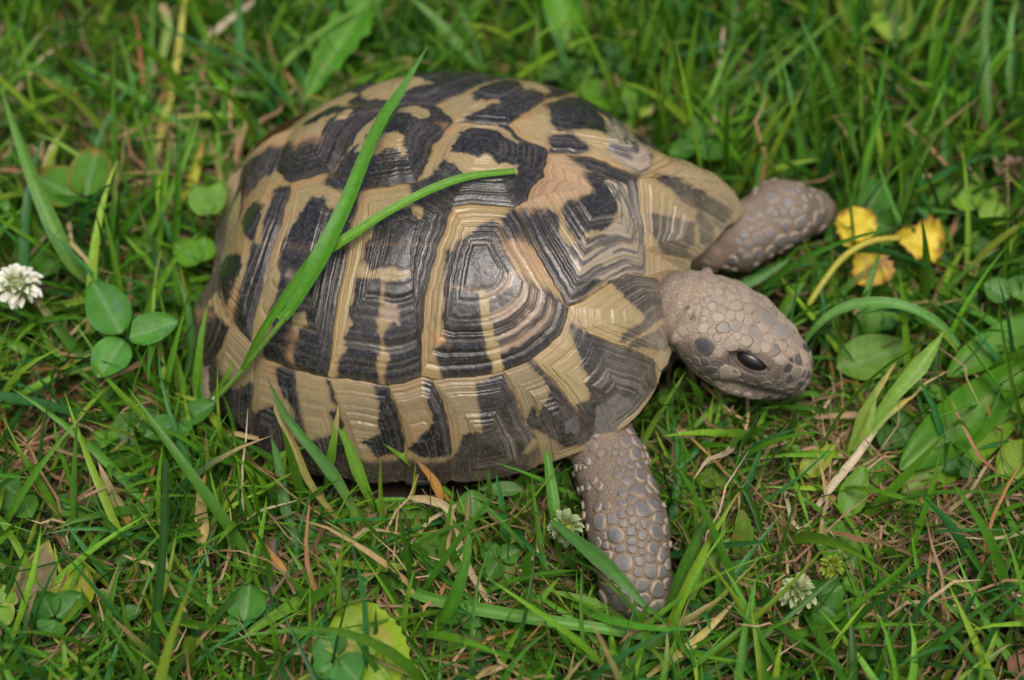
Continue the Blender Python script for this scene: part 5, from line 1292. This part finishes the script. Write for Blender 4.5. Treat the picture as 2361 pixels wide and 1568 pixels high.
broad('green leaf beneath the arching blade', (1960, 760, 1.0), (2130, 690, 1.3), 70, (.05, .16, .02), seed=123)
broad('oval dark leaf above the yellow leaf', (2140, 530, .9), (2200, 400, 1.6), 66, (.05, .15, .03), seed=124)
broad('yellow green leaf at the far right lower edge', (2300, 1100, .6), (2400, 1010, 1.0), 90, (.12, .22, .03), seed=125)
broad('reddish brown shrivelled leaf below the large clover', (330, 960, .5), (345, 830, 1.5), 40, (.18, .055, .035), 'dead leaf', 'dead_leaf', seed=126, wav=.5, blotch=(.25, .12, .08))
broad('curled brown dead leaf under the upper left clover', (310, 390, .3), (265, 320, .8), 50, (.12, .07, .04), 'dead leaf', 'dead_leaf', seed=127, wav=.4)
broad('pinkish brown dead leaf in the lower right corner', (2345, 1570, .8), (2360, 1490, 1.1), 60, (.30, .15, .10), 'dead leaf', 'dead_leaf', seed=128, wav=.4)
broad('bluish leaflet lying flat below the shell rim', (1205, 1128, 1.0), (1100, 1126, 1.1), 36, (.05, .12, .06), seed=129)

# ---- yellow withered leaf with three lobes on one stalk
t = empty('withered_weed', at(2010, 560, 1.6), 'bright yellow withered leaf with three brown edged lobes on a curved stalk', 'weed')
YB = (.28, .13, .03)
leaf('lobe', (2000, 555, 2.0), (1945, 484, 2.3), 106, (.66, .52, .04), t, 'round', edge=YB, teeth=.25, nteeth=5, seed=140, wav=.25, cup=.25)
leaf('lobe', (1968, 580, 1.9), (1962, 500, 2.0), 70, (.60, .48, .045), t, 'round', edge=(.45, .3, .04), seed=141, wav=.3)
leaf('lobe', (1975, 572, 1.8), (2032, 656, 1.6), 116, (.62, .46, .05), t, 'fan', edge=(.50, .22, .04), teeth=.4, nteeth=6, seed=142, wav=.35, blotch=(.45, .24, .09))
leaf('lobe', (2058, 552, 2.0), (2178, 568, 2.0), 126, (.68, .52, .05), t, 'fan', edge=YB, teeth=.45, nteeth=6, seed=143, wav=.3, fold=.3)
tube('stalk', [(1862, 705, 2.0), (1905, 640, 2.5), (1950, 588, 2.7), (2010, 556, 2.7), (2080, 548, 2.3)], .10, (.40, .42, .06), t, n=30, tipc=(.55, .45, .08))
settle(t)

# ---- flower heads
def clover_flower(c, r, label, petal, core, n, seed, name='clover_flower', cat='flower', ln=.5, stalk=None, lift=.0):
    t = empty(name, c, label, cat); r0 = np.random.default_rng(seed)
    A_, B_ = np.meshgrid(np.linspace(0.02, np.pi - .02, 10), np.linspace(0, 2 * np.pi, 16, endpoint=False), indexing='ij')
    V = np.stack([np.sin(A_) * np.cos(B_), np.sin(A_) * np.sin(B_), np.cos(A_)], -1).reshape(-1, 3) * r * .55
    mesh_np('centre', c + V, grid_faces(10, 16, True), M_PETAL, t, np.tile(core, (len(V), 1)))
    for k in range(n):
        zz = 1 - 1.75 * (k + .5) / n; a = k * 2.39996 + r0.normal(0, .15); q = math.sqrt(max(0, 1 - zz * zz))
        d = np.array([q * math.cos(a), q * math.sin(a), zz]) + r0.normal(0, .10, 3); d /= np.linalg.norm(d)
        s = np.cross(d, [0.1, 0.2, 1.0]); s /= np.linalg.norm(s); u = np.cross(s, d)
        L0 = r * ln * r0.uniform(.8, 1.25); tt = np.linspace(0, 1, 6); ss = np.linspace(-1, 1, 5)
        Tg, Sg = np.meshgrid(tt, ss, indexing='ij'); w = L0 * .34 * np.sin(np.pi * (Tg * .85 + .1)) ** .8
        V = c + d * (r * .5 + L0 * Tg)[..., None] + s * (Sg * w)[..., None] + u * ((Sg ** 2) * w * .9 - lift * Tg ** 2 * L0 + .1 * L0 * np.sin(Tg * 3))[..., None]
        cc = np.array(petal) * r0.uniform(.82, 1.1); c_ = np.array(core) * (1 - sstep(.05, .5, Tg))[..., None] + cc * sstep(.05, .5, Tg)[..., None]
        mesh_np('floret', V.reshape(-1, 3), grid_faces(6, 5), M_PETAL, t, c_.reshape(-1, 3))
    e = np.array([c[0] + .6, c[1] + .9, -.1]) if stalk is None else stalk
    tube('stalk', [c - np.array([0, 0, r * .4]), (c + e) * .5 + np.array([.2, 0, .1]), e], .05, (.13, .25, .06), t, n=12, k=6)
    settle(t)
clover_flower(at(42, 662, 3.2), .66, 'white clover flower at the left edge of the lawn', (.80, .80, .74), (.25, .33, .10), 60, 1, ln=.62)
clover_flower(at(1303, 1216, 1.9), .42, 'fuzzy yellow green seed head left of the near foreleg', (.32, .40, .20), (.30, .36, .05), 44, 2, 'seed_head', 'seed head', ln=.7)
clover_flower(at(1838, 1368, 1.8), .42, 'pale whitish green seed head at lower right', (.45, .50, .28), (.20, .30, .08), 44, 3, 'seed_head', 'seed head', ln=.8)
clover_flower(at(1918, 1308, 2.2), .34, 'small lime green seed head at the end of the rush', (.28, .36, .04), (.20, .26, .03), 36, 4, 'seed_head', 'seed head', ln=.6)
clover_flower(at(1410, 190, 1.9), .26, 'small shrivelled brown bud behind the shell', (.30, .16, .10), (.20, .10, .06), 22, 5, 'flower_bud', 'bud', ln=.7)
clover_flower(at(2335, 395, 2.0), .42, 'faded pinkish brown clover head at the right edge', (.32, .20, .16), (.20, .15, .06), 36, 6, ln=.7)
clover_flower(at(1700, 160, 1.8), .42, 'faded flower head with a lilac tint at the upper right', (.32, .28, .16), (.22, .18, .05), 36, 7, ln=.7)
clover_flower(at(2240, 620, 1.9), .24, 'slim yellow green plantain spike at right', (.28, .30, .06), (.20, .22, .05), 26, 8, 'seed_head', 'seed head', ln=.6)
plant_bvh()
AREA = (-26, 28, -20, 28)
BRIGHT = (.103, .252, .016, 5.5); MIDG = (.064, .186, .016, 5); BLUEG = (.036, .155, .034, 2.0); YELG = (.19, .31, .025, 2.0); DEEP = (.03, .10, .010, 2.0)
# where the turf is thin and brown thatch shows
def thatch_w(x, y):
    q = proj(np.stack([x, y, np.full_like(x, .5)], -1)); px, py = q[:, 0], q[:, 1]
    def g(cx, cy, sx, sy): return np.exp(-(((px - cx) / sx) ** 2 + ((py - cy) / sy) ** 2))
    w = .9 * g(400, 400, 190, 150) + .9 * g(120, 1080, 240, 200) + .5 * g(700, 1330, 400, 160) + .75 * g(1950, 1150, 420, 190) + .8 * g(2150, 1400, 420, 220) + .5 * g(1560, 20, 60, 120) + .35 * g(60, 330, 200, 200) + .4 * g(1150, 1400, 300, 140)
    return np.clip(w + .25 * fbm(x * .4, y * .4, 0, 301), 0, 1)
def dens_green(x, y): return 1 - .92 * thatch_w(x, y)
def dens_thatch(x, y): return .30 + .70 * thatch_w(x, y)

blades('dry_thatch', 24000, AREA, (1.2, 4.5), (.04, .13), (1.35, .25), (.2, .4), [(.25, .16, .08, 4), (.36, .25, .13, 3), (.14, .085, .045, 4), (.42, .32, .18, 1.5), (.30, .14, .05, 1.5)], 401, K=5, fold=.15, z0=(-.2, .55), dens=dens_thatch, matl=M_STRAW, wrin=.28, shape=.4)
blades('grass', 16000, AREA, (1.2, 3.2), (.05, .13), (.75, .4), (.5, .5), [MIDG, DEEP, BRIGHT, (.06, .10, .02, 2)], 402, K=4, dens=dens_green, wrin=.05)
blades('grass', 17000, AREA, (2.5, 5.5), (.12, .26), (.75, .4), (.6, .5), [BRIGHT, MIDG, BLUEG, YELG, DEEP], 403, K=6, dens=dens_green, tipdry=.12)
blades('grass', 2200, AREA, (3.5, 7.5), (.20, .38), (.65, .35), (.7, .4), [BRIGHT, MIDG, BLUEG, YELG], 404, K=8, dens=lambda x, y: 1 - .4 * thatch_w(x, y), tipdry=.15)
blades('grass', 900, (2, 28, 6, 26), (4.0, 7.0), (.14, .28), (.35, .25), (.4, .35), [BRIGHT, MIDG, BLUEG], 405, K=8, tipdry=.1)
blades('grass', 700, (-11, -6, -5, 3), (1.5, 4.0), (.10, .22), (.6, .4), (.5, .4), [BRIGHT, MIDG, BLUEG, YELG], 410, K=5, hide=.3, clear=.5)
blades('moss', 9000, (-26, 28, -20, 4), (.5, 1.4), (.03, .07), (.6, .4), (.4, .6), [(.10, .16, .02, 3), (.05, .09, .015, 3), (.14, .15, .04, 1)], 406, K=3, dens=lambda x, y: .2 + .8 * thatch_w(x, y), z0=(-.2, .2), wrin=.1)
blades('dry_thatch', 500, AREA, (3.0, 7.0), (.10, .24), (1.15, .3), (.3, .4), [(.36, .26, .13, 4), (.45, .36, .19, 2), (.28, .15, .07, 2)], 407, K=7, fold=.2, z0=(.1, .6), dens=dens_thatch, matl=M_STRAW, wrin=.12)

blades('grass', 9000, (-11, 12, -9, 7), (.7, 1.9), (.07, .16), (.7, .4), (.5, .5), [BRIGHT, MIDG, YELG, DEEP], 408, K=4, hide=.3)
blades('dry_thatch', 3500, (-11, 12, -9, 7), (.8, 2.2), (.04, .10), (1.3, .25), (.2, .4), [(.22, .14, .07, 4), (.30, .21, .11, 3), (.12, .075, .04, 3)], 409, K=4, fold=.15, z0=(-.2, .4), matl=M_STRAW, wrin=.2, hide=.3)
def ground_clover():
    r = np.random.default_rng(77); V = []; F = []; C = []; UV = []; n, m = 7, 7; base = 0
    for k in range(520):
        x, y = r.uniform(-26, 28), r.uniform(-20, 28); zc = r.uniform(.3, 1.3); L0 = r.uniform(.35, .75)
        c3 = np.array([[x, y, zc]]); 
        if shell_block(c3, 1.0)[0] or body_d(c3)[0] < .9: continue
        cc = np.array([(.06, .17, .025), (.085, .21, .02), (.045, .14, .03)][r.integers(3)]) * r.uniform(.8, 1.2)
        a0 = r.uniform(0, 6.28)
        for j in range(3):
            a = a0 + j * 2.09 + r.normal(0, .15); d = np.array([math.cos(a), math.sin(a), r.normal(.1, .25)]); d /= np.linalg.norm(d)
            s = np.cross(d, [r.normal(0, .25), r.normal(0, .25), 1]); s /= np.linalg.norm(s); nn = np.cross(s, d)
            U, S = np.meshgrid(np.linspace(0, 1, n), np.linspace(-1, 1, m), indexing='ij'); w = np.sin(np.pi * U ** .8) ** .65 * L0 * .46
            P_ = c3[0] + d * (U * L0)[..., None] + s * (S * w)[..., None] + nn * (.2 * L0 * S ** 2 - .2 * L0 * U ** 2)[..., None]
            V.append(P_.reshape(-1, 3)); F.append(grid_faces(n, m) + base); base += n * m
            C.append(np.tile(cc, (n * m, 1)) * (1 + .5 * np.exp(-(S / .18) ** 2).reshape(-1, 1) * .5)); UV.append(np.stack([S * w / L0, U], -1).reshape(-1, 2))
    o = mesh_np('clover_cover', np.concatenate(V), np.concatenate(F), M_LEAF, None, np.concatenate(C), uv=np.concatenate(UV)); tag(o, kind='stuff')
ground_clover()
